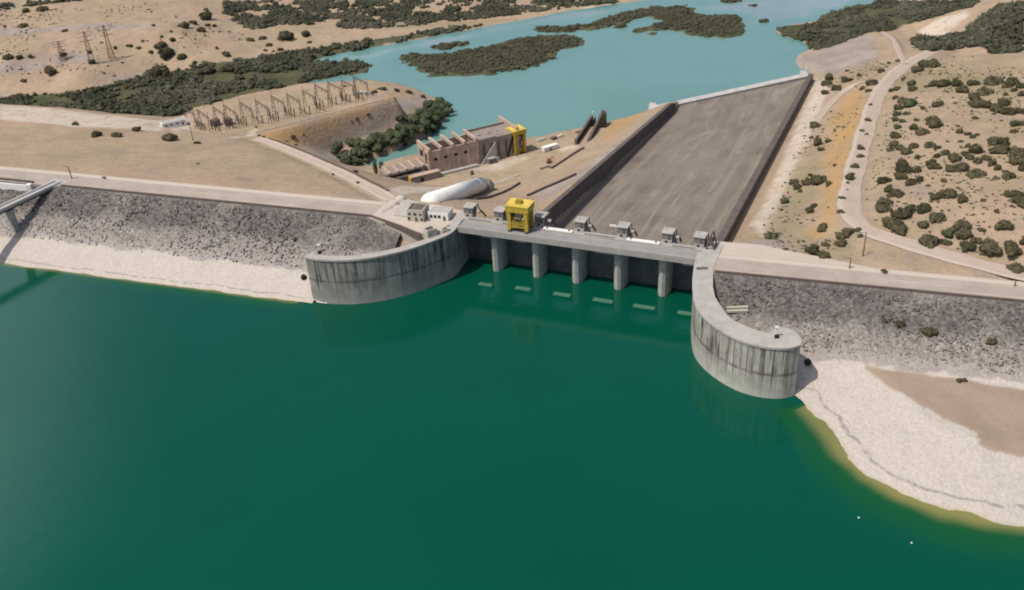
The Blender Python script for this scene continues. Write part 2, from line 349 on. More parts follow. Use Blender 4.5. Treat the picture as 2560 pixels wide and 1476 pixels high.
# ------------------------------------------------------------------ mesh helpers
class MB:
    def __init__(s): s.v = []; s.f = []; s.a = {}
    def quad_strip(s, rows, closed=False):
        b = len(s.v); n = len(rows[0])
        for r in rows: s.v += [tuple(p) for p in r]
        for i in range(len(rows) - 1):
            for j in range(n if closed else n - 1):
                k = (j + 1) % n
                s.f.append((b + i * n + j, b + i * n + k, b + (i + 1) * n + k, b + (i + 1) * n + j))
        return s
    def box(s, x0, x1, y0, y1, z0, z1):
        b = len(s.v)
        s.v += [(x0, y0, z0), (x1, y0, z0), (x1, y1, z0), (x0, y1, z0), (x0, y0, z1), (x1, y0, z1), (x1, y1, z1), (x0, y1, z1)]
        s.f += [(b, b + 3, b + 2, b + 1), (b + 4, b + 5, b + 6, b + 7), (b, b + 1, b + 5, b + 4), (b + 1, b + 2, b + 6, b + 5), (b + 2, b + 3, b + 7, b + 6), (b + 3, b, b + 4, b + 7)]
        return s
    def hexa(s, p8):
        b = len(s.v); s.v += [tuple(p) for p in p8]
        s.f += [(b, b + 3, b + 2, b + 1), (b + 4, b + 5, b + 6, b + 7), (b, b + 1, b + 5, b + 4), (b + 1, b + 2, b + 6, b + 5), (b + 2, b + 3, b + 7, b + 6), (b + 3, b, b + 4, b + 7)]
        return s
    def prism(s, poly, z0, z1):
        b = len(s.v); n = len(poly)
        zf0 = z0 if hasattr(z0, '__len__') else [z0] * n; zf1 = z1 if hasattr(z1, '__len__') else [z1] * n
        s.v += [(p[0], p[1], zf0[i]) for i, p in enumerate(poly)] + [(p[0], p[1], zf1[i]) for i, p in enumerate(poly)]
        s.f.append(tuple(b + n + i for i in range(n))); s.f.append(tuple(b + i for i in reversed(range(n))))
        for i in range(n):
            j = (i + 1) % n; s.f.append((b + i, b + j, b + n + j, b + n + i))
        return s
    def bar(s, p, q, w, h=None):
        p = Vector(p); q = Vector(q); d = (q - p).normalized(); h = h or w
        up = Vector((0, 0, 1)) if abs(d.z) < .95 else Vector((1, 0, 0))
        x = d.cross(up).normalized() * (w / 2); y = x.cross(d).normalized() * (h / 2)
        return s.hexa([p - x - y, p + x - y, p + x + y, p - x + y, q - x - y, q + x - y, q + x + y, q - x + y])
    def tube(s, pts, r, n=10, caps=True):
        pts = [Vector(p) for p in pts]; rows = []
        rr = r if hasattr(r, '__len__') else [r] * len(pts)
        for i, p in enumerate(pts):
            d = (pts[min(i + 1, len(pts) - 1)] - pts[max(i - 1, 0)]).normalized()
            up = Vector((0, 0, 1)) if abs(d.z) < .95 else Vector((1, 0, 0))
            x = d.cross(up).normalized(); y = x.cross(d).normalized()
            rows.append([tuple(p + (x * math.cos(2 * math.pi * k / n) + y * math.sin(2 * math.pi * k / n)) * rr[i]) for k in range(n)])
        b = len(s.v); s.quad_strip(rows, True)
        if caps:
            s.f.append(tuple(b + k for k in reversed(range(n)))); e = b + (len(rows) - 1) * n; s.f.append(tuple(e + k for k in range(n)))
        return s
    def strip_box(s, line, w, z0, z1):      # a low wall following a line of (x, y[, z]) points
        L = [np.array(p, float) for p in line]; rows = []
        for i, p in enumerate(L):
            d = L[min(i + 1, len(L) - 1)][:2] - L[max(i - 1, 0)][:2]; d /= np.linalg.norm(d); nrm = np.array([-d[1], d[0]]) * w / 2
            zb = p[2] if len(p) > 2 else 0.0
            a = p[:2] + nrm; b = p[:2] - nrm
            rows.append([(a[0], a[1], zb + z0), (a[0], a[1], zb + z1), (b[0], b[1], zb + z1), (b[0], b[1], zb + z0)])
        b = len(s.v); s.quad_strip(rows, True)
        s.f.append((b, b + 1, b + 2, b + 3)); e = b + (len(rows) - 1) * 4; s.f.append((e + 3, e + 2, e + 1, e))
        return s
    def moved(s, off):
        s.v = [(a - off[0], b - off[1], c - off[2]) for a, b, c in s.v]; return s

def link(name, me, mat, parent=None):
    o = bpy.data.objects.new(name, me); C.objects.link(o)
    if mat is not None: me.materials.append(mat)
    if parent is not None: o.parent = parent
    return o
def mk(name, mb, mat, parent=None, smooth=False, attrs=None, fix=True):
    me = bpy.data.meshes.new(name); me.from_pydata(mb.v, [], mb.f); me.update()
    if fix:
        import bmesh
        bm = bmesh.new(); bm.from_mesh(me); bmesh.ops.recalc_face_normals(bm, faces=bm.faces); bm.to_mesh(me); bm.free()
    if attrs:
        for k, arr in attrs.items():
            at_ = me.attributes.new(k, 'FLOAT', 'POINT'); at_.data.foreach_set('value', np.asarray(arr, np.float32))
    if smooth: me.polygons.foreach_set('use_smooth', [True] * len(me.polygons))
    return link(name, me, mat, parent)
def grid_mesh(name, V, nx, ny, mat, keep=None, attrs=None, smooth=True, flip=False):
    """V: (ny*nx,3) array, row-major; keep: bool per quad"""
    i = np.arange((ny - 1) * (nx - 1)); r = i // (nx - 1); c = i % (nx - 1); a = r * nx + c
    Fq = np.stack([a, a + 1, a + 1 + nx, a + nx], 1)
    if flip: Fq = Fq[:, ::-1]
    if keep is not None: Fq = Fq[keep]
    used = np.unique(Fq); remap = np.full(len(V), -1); remap[used] = np.arange(len(used)); Fq = remap[Fq]; V = V[used]
    me = bpy.data.meshes.new(name)
    me.vertices.add(len(V)); me.vertices.foreach_set('co', V.astype(np.float32).ravel())
    me.loops.add(len(Fq) * 4); me.loops.foreach_set('vertex_index', Fq.astype(np.int32).ravel())
    me.polygons.add(len(Fq)); me.polygons.foreach_set('loop_start', np.arange(0, len(Fq) * 4, 4, dtype=np.int32))
    me.update(calc_edges=True); me.validate()
    if attrs:
        for k, arr in attrs.items():
            at_ = me.attributes.new(k, 'FLOAT', 'POINT'); at_.data.foreach_set('value', np.asarray(arr, np.float32)[used])
    if smooth: me.polygons.foreach_set('use_smooth', [True] * len(me.polygons))
    return link(name, me, mat)
def structure(o, label=None):
    o['kind'] = 'structure'
    if label: o['label'] = label
    return o
def tag(o, label, cat, group=None, kind=None):
    o['label'] = label; o['category'] = cat
    if group: o['group'] = group
    if kind: o['kind'] = kind
    return o
def thing(name, label, cat, loc=(0, 0, 0), rz=0.0, group=None):
    o = bpy.data.objects.new(name, None); C.objects.link(o); o.empty_display_size = 1
    o.location = tuple(float(q) for q in loc); o.rotation_euler = (0, 0, rz)
    return tag(o, label, cat, group)
def copy_tree(o, parent=None):
    c = o.copy(); C.objects.link(c)
    if parent is not None: c.parent = parent
    for ch in list(o.children): copy_tree(ch, c)
    return c
ORD = ['first', 'second', 'third', 'fourth', 'fifth', 'sixth', 'seventh', 'eighth', 'ninth', 'tenth', 'eleventh', 'twelfth', 'thirteenth', 'fourteenth', 'fifteenth', 'sixteenth', 'seventeenth', 'eighteenth', 'nineteenth', 'twentieth', 'twenty-first', 'twenty-second', 'twenty-third', 'twenty-fourth', 'twenty-fifth', 'twenty-sixth', 'twenty-seventh', 'twenty-eighth', 'twenty-ninth', 'thirtieth']

# ------------------------------------------------------------------ site layout (metres; reservoir level z=0, crest z=21.5)
ZC, ZR, ZP, ZS = 21.5, -42.0, -30.0, -14.0           # crest, river, powerhouse platform, switchyard
LA = np.array([-212.4, 446.9]); LD = np.array([0.9414, -0.3372]); LN = np.array([-0.3372, -0.9414])   # left crest, upstream normal
RA = np.array([79.2, 323.6]); RD = np.array([0.947, -0.321]); RN = np.array([-0.321, -0.947])
BL = np.array([-19.1, 375.6]); BU = np.array([0.9151, -0.4033]); BV = np.array([0.4033, 0.9151]); BLEN = 106.1
def bw(u, v): return BL + BU * u + BV * v
WL_OUT = [xy(*q, ZC) for q in ((763, 643), (790, 650), (850, 652), (900, 649), (950, 641), (1000, 630), (1045, 617), (1090, 600), (1130, 584))] + [bw(-4.2, 4), bw(-5.0, 16)]
WR_OUT = [bw(102.0, 16), bw(101.6, 3)] + [xy(*q, ZC) for q in ((1733, 690), (1733, 730), (1740, 770), (1765, 800), (1800, 826), (1840, 848), (1880, 862), (1930, 871), (1975, 871), (2000, 863))]
SHORE = [xy(*q, 0) for q in ((1975, 990), (1990, 994), (2050, 1058), (2100, 1128), (2170, 1190), (2250, 1238), (2350, 1278), (2450, 1300), (2560, 1312), (2700, 1338), (2900, 1380), (3300, 1450))]
SHORE_POLY = SHORE + [np.array([420, 150]), np.array([420, 300]), np.array([90, 330])]
SILT = [xy(*q, 6) for q in ((2165, 920), (2330, 940), (2560, 975), (2700, 1000), (2700, 1150), (2560, 1136), (2490, 1128), (2455, 1112), (2440, 1085), (2370, 1050), (2300, 1015), (2240, 975))]
BASIN = [np.array(p) for p in WL_OUT] + [np.array(p) for p in WR_OUT]            # water side between the wing walls
def z_up(x, y):
    dl = (x - LA[0]) * LN[0] + (y - LA[1]) * LN[1]; dr = (x - RA[0]) * RN[0] + (y - RA[1]) * RN[1]
    mid = (x - 0) * BU[0] + (y - 355) * BU[1]
    zl = ZC - dl / 2.0; zr = ZC - dr / 2.0
    sd = sdist(x, y, SHORE_POLY)
    zb = np.where(sd > 0, np.minimum(sd * 0.2, 6.0 + sd * 0.004), np.maximum(sd * 0.22, -16))
    zr = np.maximum(zr, np.where(x > 88, zb, -16))
    return np.maximum(np.where(mid < 0, zl, zr), -16)

# chute
CL0, CL1 = np.array([12.5, 392.0]), xy(1690, 250, -25.5)
CR0, CR1 = bw(103.0, 16), xy(2022, 184, -29.5)
CHD = (CR1 - CL1) / np.linalg.norm(CR1 - CL1); CHN = np.array([-CHD[1], CHD[0]])
CLE, CRE = CL0 + (CL1 - CL0) * 1.05, CR0 + (CR1 - CR0) * 1.045
CHUTE = [CL0, CLE, CRE, CR0]
def chute_z(k, side):                        # wall-top height along the chute
    a, b = (14.5, -25.5) if side == 0 else (14.5, -29.5)
    return a + (b - a) * k

# terrain control points (photo px, py, height)
CP = [(-250, 400, 20.5), (0, 425, 20.8), (250, 442, 20.8), (500, 463, 20.8), (750, 485, 20.8), (980, 504, 20.6), (-250, 322, 4), (0, 345, 4), (200, 346, 3), (400, 350, 0),
      (560, 352, -5), (0, 385, 11.5), (250, 395, 11), (500, 405, 9), (0, 300, -2), (200, 312, -3), (-200, 250, -6), (0, 264, -7), (120, 273, -7.5), (200, 282, -8), (320, 296, -10), (430, 310, -13),
      (750, 387, -3.5), (850, 432, 6), (930, 474, 14), (700, 420, 8), (800, 450, 13), (650, 352, -11),
      (-200, 235, -40), (0, 243, -40), (200, 245, -40), (350, 265, -41), (470, 272, -41), (600, 240, -41), (600, 205, -40.5), (400, 225, -40), (760, 205, -41), (800, 180, -41),
      (0, 215, -36), (120, 205, -33), (200, 185, -27), (300, 190, -35), (380, 160, -35), (200, 160, -27), (0, 175, -24), (0, 130, -18), (120, 110, -18), (250, 80, -16), (250, 120, -22), (400, 110, -24), (550, 130, -31), (650, 140, -37), (800, 110, -38.5), (900, 90, -39),
      (600, 60, -30), (400, 40, -22), (200, 45, -13), (0, 45, -9), (0, 0, -8), (300, 0, -15), (600, 0, -32), (900, 0, -38), (1200, 0, -40), (1500, 0, -41), (1000, 60, -40), (1100, 40, -40.5), (1300, 20, -40.5), (1700, -20, -41), (-300, 100, -5), (-300, 0, 5), (1000, -80, -38), (1700, -80, -40), (2400, -60, -20), (300, -80, -10), (2800, 0, 25), (2800, 150, 25),
      (830, 385, -38.5), (900, 425, -37), (770, 372, -27), (720, 368, -18), (880, 345, -33), (960, 300, -30), (1040, 262, -37), (980, 262, -25), (1090, 290, -40.5), (1050, 240, -38), (1000, 228, -32), (1110, 262, -41), (930, 320, -34),
      (1130, 520, 19.5), (1200, 528, 15), (1250, 470, -24), (1190, 470, -27), (1330, 440, -24), (1400, 430, -20), (1250, 500, -8), (1330, 480, -8), (1500, 330, -31), (1560, 300, -35), (1620, 270, -38),
      (1840, 617, 19.5), (1900, 605, 17), (1930, 640, 21), (2000, 640, 20.8), (2150, 655, 21.2), (2350, 690, 21.4), (2560, 728, 21.4), (2800, 770, 21.4),
      (1950, 560, 13), (2000, 450, 3), (2030, 330, -9), (2060, 240, -20), (2050, 200, -26), (2080, 400, 1), (2060, 520, 11), (2110, 270, -14), (2090, 600, 17),
      (2560, 690, 22), (2400, 650, 22), (2250, 605, 21.5), (2160, 575, 21), (2125, 520, 18.5), (2135, 430, 12.5), (2165, 320, 4), (2195, 230, -6), (2250, 170, -14), (2310, 138, -19),
      (2250, 450, 19), (2250, 350, 13), (2280, 250, 5), (2330, 180, 1), (2420, 140, 3), (2560, 165, 7), (2400, 300, 15), (2560, 300, 19), (2400, 420, 23), (2560, 450, 27), (2350, 540, 25), (2500, 580, 27), (2750, 500, 34), (2750, 250, 20), (2750, 640, 26),
      (2400, 115, -26), (2520, 122, -18), (2310, 105, -34), (2350, 90, -36), (2290, 78, -37), (2350, 50, -27), (2410, 32, -20), (2480, 70, -12), (2560, 60, -2), (2560, 0, 2), (2450, 5, -26), (2250, 25, -40), (2100, 60, -41), (2190, 82, -35), (2080, 120, -37), (2000, 165, -38), (2180, 165, -26), (2110, 185, -27), (2200, 130, -28), (2030, 150, -37)]
_cpw = [at(*q) for q in CP]
for k in (0, .25, .5, .75, 1.0):
    p = CR0 + (CR1 - CR0) * k; dd = (CR1 - CR0) / np.linalg.norm(CR1 - CR0); nn = np.array([dd[1], -dd[0]])
    for off, dz in ((4, -4.5), (14, -2.5)): q = p + nn * off; _cpw.append(np.array([q[0], q[1], chute_z(k, 1) + dz]))
    p = CL0 + (CL1 - CL0) * k
    for off, dz in ((-2, -1.8),): q = p + nn * off; _cpw.append(np.array([q[0], q[1], chute_z(k, 0) + dz]))
for q in ((-3500, 1500, 60), (-1500, 3500, 60), (0, 4000, -30), (1500, 3500, 40), (3500, 1500, 90), (3000, -1500, 60), (-3000, -1500, 60), (6000, 6000, 200), (-6000, 6000, 200), (0, 7000, 60), (-900, 600, 10), (700, 300, 40), (900, 700, 45), (-900, 1300, 5), (700, 1300, -5), (0, -1500, -20), (0, 100, -18), (-300, 250, -18), (150, 0, -18)):
    _cpw.append(np.array(q, float))
_cp = np.array(_cpw)
def _tps_fit(P):
    n = len(P); S = 100.0; X = P[:, :2] / S
    r = np.hypot(X[:, None, 0] - X[None, :, 0], X[:, None, 1] - X[None, :, 1])
    K = np.where(r > 0, r * r * np.log(r + 1e-12), 0) + np.eye(n) * 0.004
    A = np.zeros((n + 3, n + 3)); A[:n, :n] = K; A[:n, n] = 1; A[:n, n + 1:] = X; A[n, :n] = 1; A[n + 1:, :n] = X.T
    return np.linalg.solve(A, np.concatenate([P[:, 2], [0, 0, 0]])), X, S
_W, _XS, _S = _tps_fit(_cp)
def tps(x, y):
    x = np.asarray(x, float).ravel(); y = np.asarray(y, float).ravel(); out = np.empty(len(x))
    for i in range(0, len(x), 20000):
        a = x[i:i + 20000] / _S; b = y[i:i + 20000] / _S
        r2 = (a[:, None] - _XS[None, :, 0]) ** 2 + (b[:, None] - _XS[None, :, 1]) ** 2
        out[i:i + 20000] = (0.5 * r2 * np.log(r2 + 1e-12)) @ _W[:-3] + _W[-3] + a * _W[-2] + b * _W[-1]
    return out

PLATFORM = [xy(*q, ZP) for q in ((905, 432), (1000, 466), (1090, 462), (1240, 452), (1330, 428), (1400, 396), (1440, 362), (1490, 322), (1470, 317), (1330, 346), (1260, 352), (1100, 372), (1000, 412))]
YARD = [xy(*q, ZS) for q in ((395, 322), (650, 336), (985, 243), (960, 226), (880, 214), (800, 216), (600, 252), (470, 285))]
_rv = []
for q in ((1010, 395), (920, 424), (905, 408), (1000, 374), (1085, 330), (1120, 292), (1130, 276), (1110, 252), (1060, 240), (1010, 225), (900, 214), (800, 212), (765, 208), (780, 196), (830, 190), (905, 184), (926, 172), (925, 160), (880, 160), (810, 157), (770, 152), (800, 143), (880, 128), (960, 112), (1050, 99), (1130, 82), (1200, 69), (1290, 54), (1400, 31), (1500, 15), (1640, -3), (1800, -20), (2200, -60), (2400, -60), (2215, -2), (2155, 17), (2108, 29), (2060, 38), (2045, 55), (1962, 64), (1928, 79), (1962, 92), (2016, 107), (2036, 127), (2010, 136), (1985, 158), 'lip', (1490, 312), (1400, 330), (1290, 352), (1150, 380)):
    _rv += [CRE + CHD * 14 + CHN * 10, CRE + CHN * 1, (CRE + CLE) / 2 - CHN * 2, CLE - CHD * 14 - CHN * 2, CLE - CHD * 30 + CHN * 2] if q == 'lip' else [xy(*q, ZR)]
RIVER = smooth_poly(_rv, 1)
ISLANDS = [[(992, 146), (1020, 133), (1090, 140), (1150, 125), (1240, 115), (1290, 95), (1330, 91), (1430, 90), (1470, 108), (1380, 135), (1390, 152), (1330, 170), (1250, 185), (1160, 192), (1050, 186), (1030, 168)],
           [(1080, 114), (1172, 104), (1165, 116), (1085, 128)],
           [(1322, 74), (1352, 65), (1421, 69), (1490, 55), (1530, 38), (1584, 25), (1668, 16), (1722, 13), (1735, 38), (1768, 40), (1857, 39), (1859, 84), (1848, 92), (1785, 96), (1718, 85), (1685, 77), (1643, 79), (1584, 82), (1575, 77), (1640, 62), (1655, 51), (1626, 43), (1590, 47), (1555, 61), (1493, 74), (1421, 82), (1352, 81)],
           [(1895, 52), (1922, 51), (1924, 57), (1898, 58)], [(1538, 64), (1568, 65), (1560, 70), (1540, 69)], [(1860, 12), (1905, 13), (1890, 20)], [(1628, 83), (1640, 84), (1638, 91), (1630, 90)], [(830, 160), (900, 158), (925, 158), (928, 172), (905, 184), (830, 192), (760, 205)], [(1800, 2), (1860, 0), (1850, 8), (1810, 8)]]
ISLANDS = [smooth_poly([xy(*q, ZR) for q in I], 1) for I in ISLANDS]
ROADS = {}                                   # filled below (world polylines)
def px_line(L): return np.array([at(*q) for q in L])
ACCESS = smooth_poly(px_line([(640, 347, -11.5), (690, 362, -8), (750, 387, -3.5), (850, 431, 6), (930, 472, 14), (985, 503, 21)]), 2, False)
DIRT = smooth_poly(px_line([(2800, 742, 22), (2560, 690, 22), (2400, 650, 22), (2250, 605, 21.5), (2170, 580, 21), (2128, 545, 19.8), (2120, 500, 17.5), (2135, 430, 12.5), (2165, 320, 4), (2195, 230, -6), (2250, 170, -14), (2310, 138, -19), (2360, 118, -26)]), 2, False)
SPUR = smooth_poly(px_line([(2215, 205, -9), (2160, 200, -12), (2110, 225, -19), (2060, 275, -18), (2035, 315, -12.5)]), 2, False)
SPUR2 = smooth_poly(px_line([(2262, 160, -15), (2245, 128, -22), (2235, 98, -30), (2205, 80, -35)]), 2, False)
DYKE = smooth_poly(px_line([(0, 218, -35), (80, 205, -33), (180, 178, -26), (280, 160, -27), (400, 150, -30), (480, 140, -32)]), 2, False)

EMB_L = [LA - LD * 500 + LN * 0, LA + LD * 163, bw(-3, 0), WL_OUT[7], WL_OUT[4], WL_OUT[0], LA + LD * 120 + LN * 110, LA - LD * 500 + LN * 110]
EMB_R = [RA + RD * -3, RA + RD * 600, RA + RD * 600 + RN * 170, RA + RN * 200, WR_OUT[-1], WR_OUT[6]]
WL_S, WR_S = smooth_poly(WL_OUT, 2, False), smooth_poly(WR_OUT, 2, False)
BASIN_2 = list(WL_S) + [bw(-5, 22), bw(102, 22)] + list(WR_S)
BASIN_POLY = list(WL_S) + [bw(-5, 22), bw(102, 22)] + list(WR_S) + [np.array([60, 100]), np.array([-120, 200])]

PLAZA_L = [LA + LD * 158, xy(1062, 592, ZC), xy(1110, 590, ZC), bw(-3.5, 1), bw(-3.5, 17), LA + LD * 175 - LN * 10]
def z_ground(x, y):
    sh = np.asarray(x).shape; x = np.asarray(x, float).ravel(); y = np.asarray(y, float).ravel()
    z = tps(x, y)
    far = sm(600, 900, y)
    z = z + far * fbm(x / 80, y / 80, 3, 5) * 6.0 * sm(-41.5, -34, z) + fbm(x / 35, y / 35, 11, 4) * 1.0 * (0.5 + .5 * far) + fbm(x / 9, y / 9, 23, 3) * 0.45
    for line, w in ((ACCESS, 5.0), (DIRT, 6.5), (SPUR, 3.0), (SPUR2, 3.0)):
        bb = (x > line[:, 0].min() - 30) & (x < line[:, 0].max() + 30) & (y > line[:, 1].min() - 30) & (y < line[:, 1].max() + 30)
        if not bb.any(): continue
        xs, ys = x[bb], y[bb]; best = np.full(xs.shape, 1e9); zz = np.zeros(xs.shape)
        for i in range(len(line) - 1):
            a, b = line[i], line[i + 1]; d = b[:2] - a[:2]; t = np.clip(((xs - a[0]) * d[0] + (ys - a[1]) * d[1]) / (d @ d + 1e-9), 0, 1)
            ds = np.hypot(xs - a[0] - t * d[0], ys - a[1] - t * d[1]); k = ds < best
            best[k] = ds[k]; zz[k] = (a[2] + t * (b[2] - a[2]))[k]
        f = 1 - sm(w * .75, w * 2.2, best); z[bb] = z[bb] * (1 - f) + (zz - 0.12) * f
    f = sm(-14, 0.5, sdist(x, y, PLATFORM)); z = z * (1 - f) + ZP * f
    f = sm(-9, 0.5, sdist(x, y, YARD)); z = z * (1 - f) + (ZS + fbm(x / 20, y / 20, 5, 2) * .3) * f
    wob = fbm(x / 14, y / 14, 41, 3) * 5
    sd = sdist(x, y, RIVER) + wob * 0.7
    isl = np.full(x.shape, -1e9)
    for I in ISLANDS: isl = np.maximum(isl, sdist(x, y, I))
    isl = isl + wob * 1.1 + np.clip(fbm(x / 7, y / 7, 47, 3), -.5, .8) * 9
    near = sm(60, 0, np.abs(np.clip(sd, -60, 0)))
    bank = np.maximum(z, ZR + 0.5 + np.clip(-sd, 0, 6) * 0.12)
    zi = ZR + np.clip(isl * 0.25, -4, 0.9)
    zw = np.maximum(ZR - np.clip(sd * 0.5, 0, 4.0), zi)
    z = np.where(sd > 0, zw, bank)
    f = sm(-1.0, 1.5, sdist(x, y, CHUTE)); z = z * (1 - f) + (np.minimum(z, z - 16)) * f
    for E_ in (EMB_L, EMB_R):
        f = sm(-0.5, 4, sdist(x, y, E_)); z = z * (1 - f) + np.minimum(z, z_up(x, y) - 3.0) * f
    f = sm(-0.5, 0.5, sdist(x, y, BASIN_POLY)); z = z * (1 - f) + (-20) * f
    dl = (x - LA[0]) * LN[0] + (y - LA[1]) * LN[1]; dr = (x - RA[0]) * RN[0] + (y - RA[1]) * RN[1]; mid = x * BU[0] + (y - 355) * BU[1]
    dam = np.where(mid < 0, dl, dr); f = sm(0.5, 4, dam) * (1 - inpoly(x, y, PLAZA_L))
    z = z * (1 - f) + np.minimum(z, z_up(x, y) - 3.0) * f
    f = sm(-19.5, -16.8, dam) * (1 - sm(-6, 0, CHW(x, y))); z = z * (1 - f) + np.minimum(z, ZC - 1.0) * f
    f = sm(-9, -5, sdist(x, y, BASIN_POLY)) * (y < 400); z = z * (1 - f) + np.minimum(z, -20) * f
    L_ = np.linalg.norm(CR1 - CR0); d = (CR1 - CR0) / L_; a = (x - CR0[0]) * d[0] + (y - CR0[1]) * d[1]; b = (x - CR0[0]) * d[1] - (y - CR0[1]) * d[0]
    f = sm(11, 7.5, b) * sm(0, 2, b) * sm(2, 14, a) * sm(L_ + 8, L_, a); zt = 14.5 - 44.0 * np.clip(a / L_, 0, 1) - 5.2
    z = z * (1 - f) + np.minimum(z, zt) * f
    return z.reshape(sh)
def CHW(x, y): return sdist(x, y, CHUTE)

def axis(lo, hi, step, far_lo, far_hi, g=1.12):
    a = list(np.arange(lo, hi + .1, step)); s = step
    while a[-1] < far_hi: s *= g; a.append(a[-1] + s)
    s = step; pre = []
    c = lo
    while c > far_lo: s *= g; c -= s; pre.append(c)
    return np.array(pre[::-1] + a)
def axis_multi(segs, far_lo, far_hi):
    a = []
    for lo, hi, st in segs: a += list(np.arange(lo, hi, st))
    s = segs[-1][2]
    while a[-1] < far_hi: s *= 1.1; a.append(a[-1] + s)
    s = segs[0][2]; pre = []; c = a[0]
    while c > far_lo: s *= 1.25; c -= s; pre.append(c)
    return np.array(pre[::-1] + a)
GX = axis(-420, 420, 2.0, -9000, 9000); GY = axis_multi([(190, 720, 1.8), (720, 1000, 2.6), (1000, 1300, 5)], -3000, 14000)
_xx, _yy = np.meshgrid(GX, GY)
GZ = z_ground(_xx, _yy)
def gz(x, y):                                # height of the built ground mesh
    x = np.asarray(x, float); y = np.asarray(y, float)
    i = np.clip(np.searchsorted(GX, x) - 1, 0, len(GX) - 2); j = np.clip(np.searchsorted(GY, y) - 1, 0, len(GY) - 2)
    fx = (x - GX[i]) / (GX[i + 1] - GX[i]); fy = (y - GY[j]) / (GY[j + 1] - GY[j])
    return (GZ[j, i] * (1 - fx) + GZ[j, i + 1] * fx) * (1 - fy) + (GZ[j + 1, i] * (1 - fx) + GZ[j + 1, i + 1] * fx) * fy
def surf(x, y):                              # any walkable ground: slopes included
    z = gz(x, y)
    for E_ in (EMB_L, EMB_R):
        k = inpoly(np.asarray(x), np.asarray(y), E_); z = np.where(k, np.maximum(z, z_up(np.asarray(x, float), np.asarray(y, float))), z)
    return z
def hit(px, py):                             # where the sight line through a photo pixel meets the ground
    d = ray(px, py); ts = np.linspace(240, 2400, 2161) / np.linalg.norm(d)
    X = d[0] * ts; Yv = d[1] * ts; Zv = HC + d[2] * ts; s = surf(X, Yv); k = np.argmax(Zv < s)
    a, b = ts[max(k - 1, 0)], ts[k]
    for _ in range(12):
        m = (a + b) / 2
        if HC + d[2] * m < surf(np.array([d[0] * m]), np.array([d[1] * m]))[0]: b = m
        else: a = m
    return np.array([d[0] * b, d[1] * b, HC + d[2] * b])
def hitpoly(L): return [hit(*q)[:2] for q in L]

# ------------------------------------------------------------------ ground
def mask(polys, soft=4.0):
    r = np.zeros(_xx.size); x = _xx.ravel(); y = _yy.ravel()
    for P_ in polys:
        P_ = np.array(P_); bb = (x > P_[:, 0].min() - 40) & (x < P_[:, 0].max() + 40) & (y > P_[:, 1].min() - 40) & (y < P_[:, 1].max() + 40)
        r[bb] = np.maximum(r[bb], sm(-soft, soft, sdist(x[bb], y[bb], P_)))
    return r
G_OCHRE = [hitpoly(q) for q in ([(662, 336), (760, 318), (860, 292), (960, 250), (1000, 240), (975, 252), (900, 288), (840, 312), (760, 345), (700, 362)], [(2108, 245), (2150, 222), (2163, 250), (2155, 300), (2140, 345), (2125, 400), (2118, 450), (2105, 500), (2085, 560), (2060, 590), (2010, 592), (2045, 560), (2052, 500), (2062, 440), (2050, 410), (2078, 370), (2072, 320)], [(900, 222), (960, 226), (985, 240), (930, 236)])]
G_GREY = [hitpoly(q) for q in ([(735, 362), (840, 316), (930, 285), (1010, 245), (1065, 242), (1060, 275), (980, 305), (900, 345), (830, 375), (900, 425), (800, 392)], [(0, 158), (110, 155), (125, 168), (60, 182), (0, 185)], [(0, 72), (140, 66), (290, 56), (270, 70), (140, 78), (0, 95)], [(0, 10), (60, 0), (30, 20), (0, 25)], [(2420, 60), (2470, 30), (2480, 70), (2440, 90)], [(380, 62), (300, 60), (190, 72), (270, 78), (400, 66)], [(200, 128), (120, 140), (140, 165), (260, 155)], [(420, 178), (330, 182), (280, 196), (350, 200)], [(1970, 165), (2190, 85), (2195, 150), (2080, 190), (2010, 200)], [(1870, 610), (1960, 580), (1990, 630), (1900, 640)], [(2110, 590), (2125, 480), (2140, 400), (2160, 290), (2180, 240), (2160, 420), (2140, 520), (2130, 580)])]
G_PALE = [hitpoly(q) for q in ([(2292, 78), (2340, 50), (2412, 30), (2425, 38), (2385, 70), (2350, 92), (2315, 92)], [(1880, 560), (1950, 420), (2020, 240), (2040, 195), (2075, 200), (2040, 300), (1975, 440), (1905, 590)], [(0, 262), (200, 280), (430, 306), (400, 330), (200, 318), (0, 300)], [(410, 305), (475, 290), (480, 315), (440, 330)], [(560, 345), (640, 322), (645, 330), (600, 345)], [(1450, 20), (1650, 2), (1660, 8), (1460, 28)])]
RIPARIAN = [(0, 250), (60, 240), (150, 232), (230, 228), (330, 200), (390, 180), (480, 172), (600, 150), (720, 132), (860, 112), (1000, 90), (1120, 72), (1210, 62), (1130, 82), (1000, 104), (880, 128), (780, 152), (850, 160), (925, 160), (905, 184), (800, 198), (760, 208), (600, 240), (480, 272), (430, 292), (300, 285), (150, 268), (0, 258)]
FARGREEN = [(700, 0), (760, 20), (850, 40), (800, 60), (860, 72), (960, 70), (1060, 62), (1180, 50), (1300, 36), (1420, 20), (1560, 6), (1500, 0), (1200, 0), (900, 0)]
RIGHTBANK = [(1930, 78), (1965, 65), (2045, 56), (2062, 38), (2155, 18), (2215, 0), (2450, 0), (2430, 18), (2330, 45), (2260, 62), (2180, 80), (2100, 110), (2040, 126), (2016, 105), (1962, 90)]
RIGHTWOOD = [(2290, 100), (2330, 92), (2400, 85), (2440, 60), (2500, 20), (2560, 10), (2560, 110), (2540, 135), (2480, 122), (2400, 118), (2330, 128), (2300, 120)]
G_GREEN = [hitpoly(q) for q in (RIPARIAN, RIGHTBANK, RIGHTWOOD)] + [list(I) for I in ISLANDS]
G_GREY += [hitpoly(q) for q in ([(1330, 482), (1440, 432), (1560, 348), (1640, 282), (1664, 286), (1560, 366), (1440, 455), (1350, 505)],)]
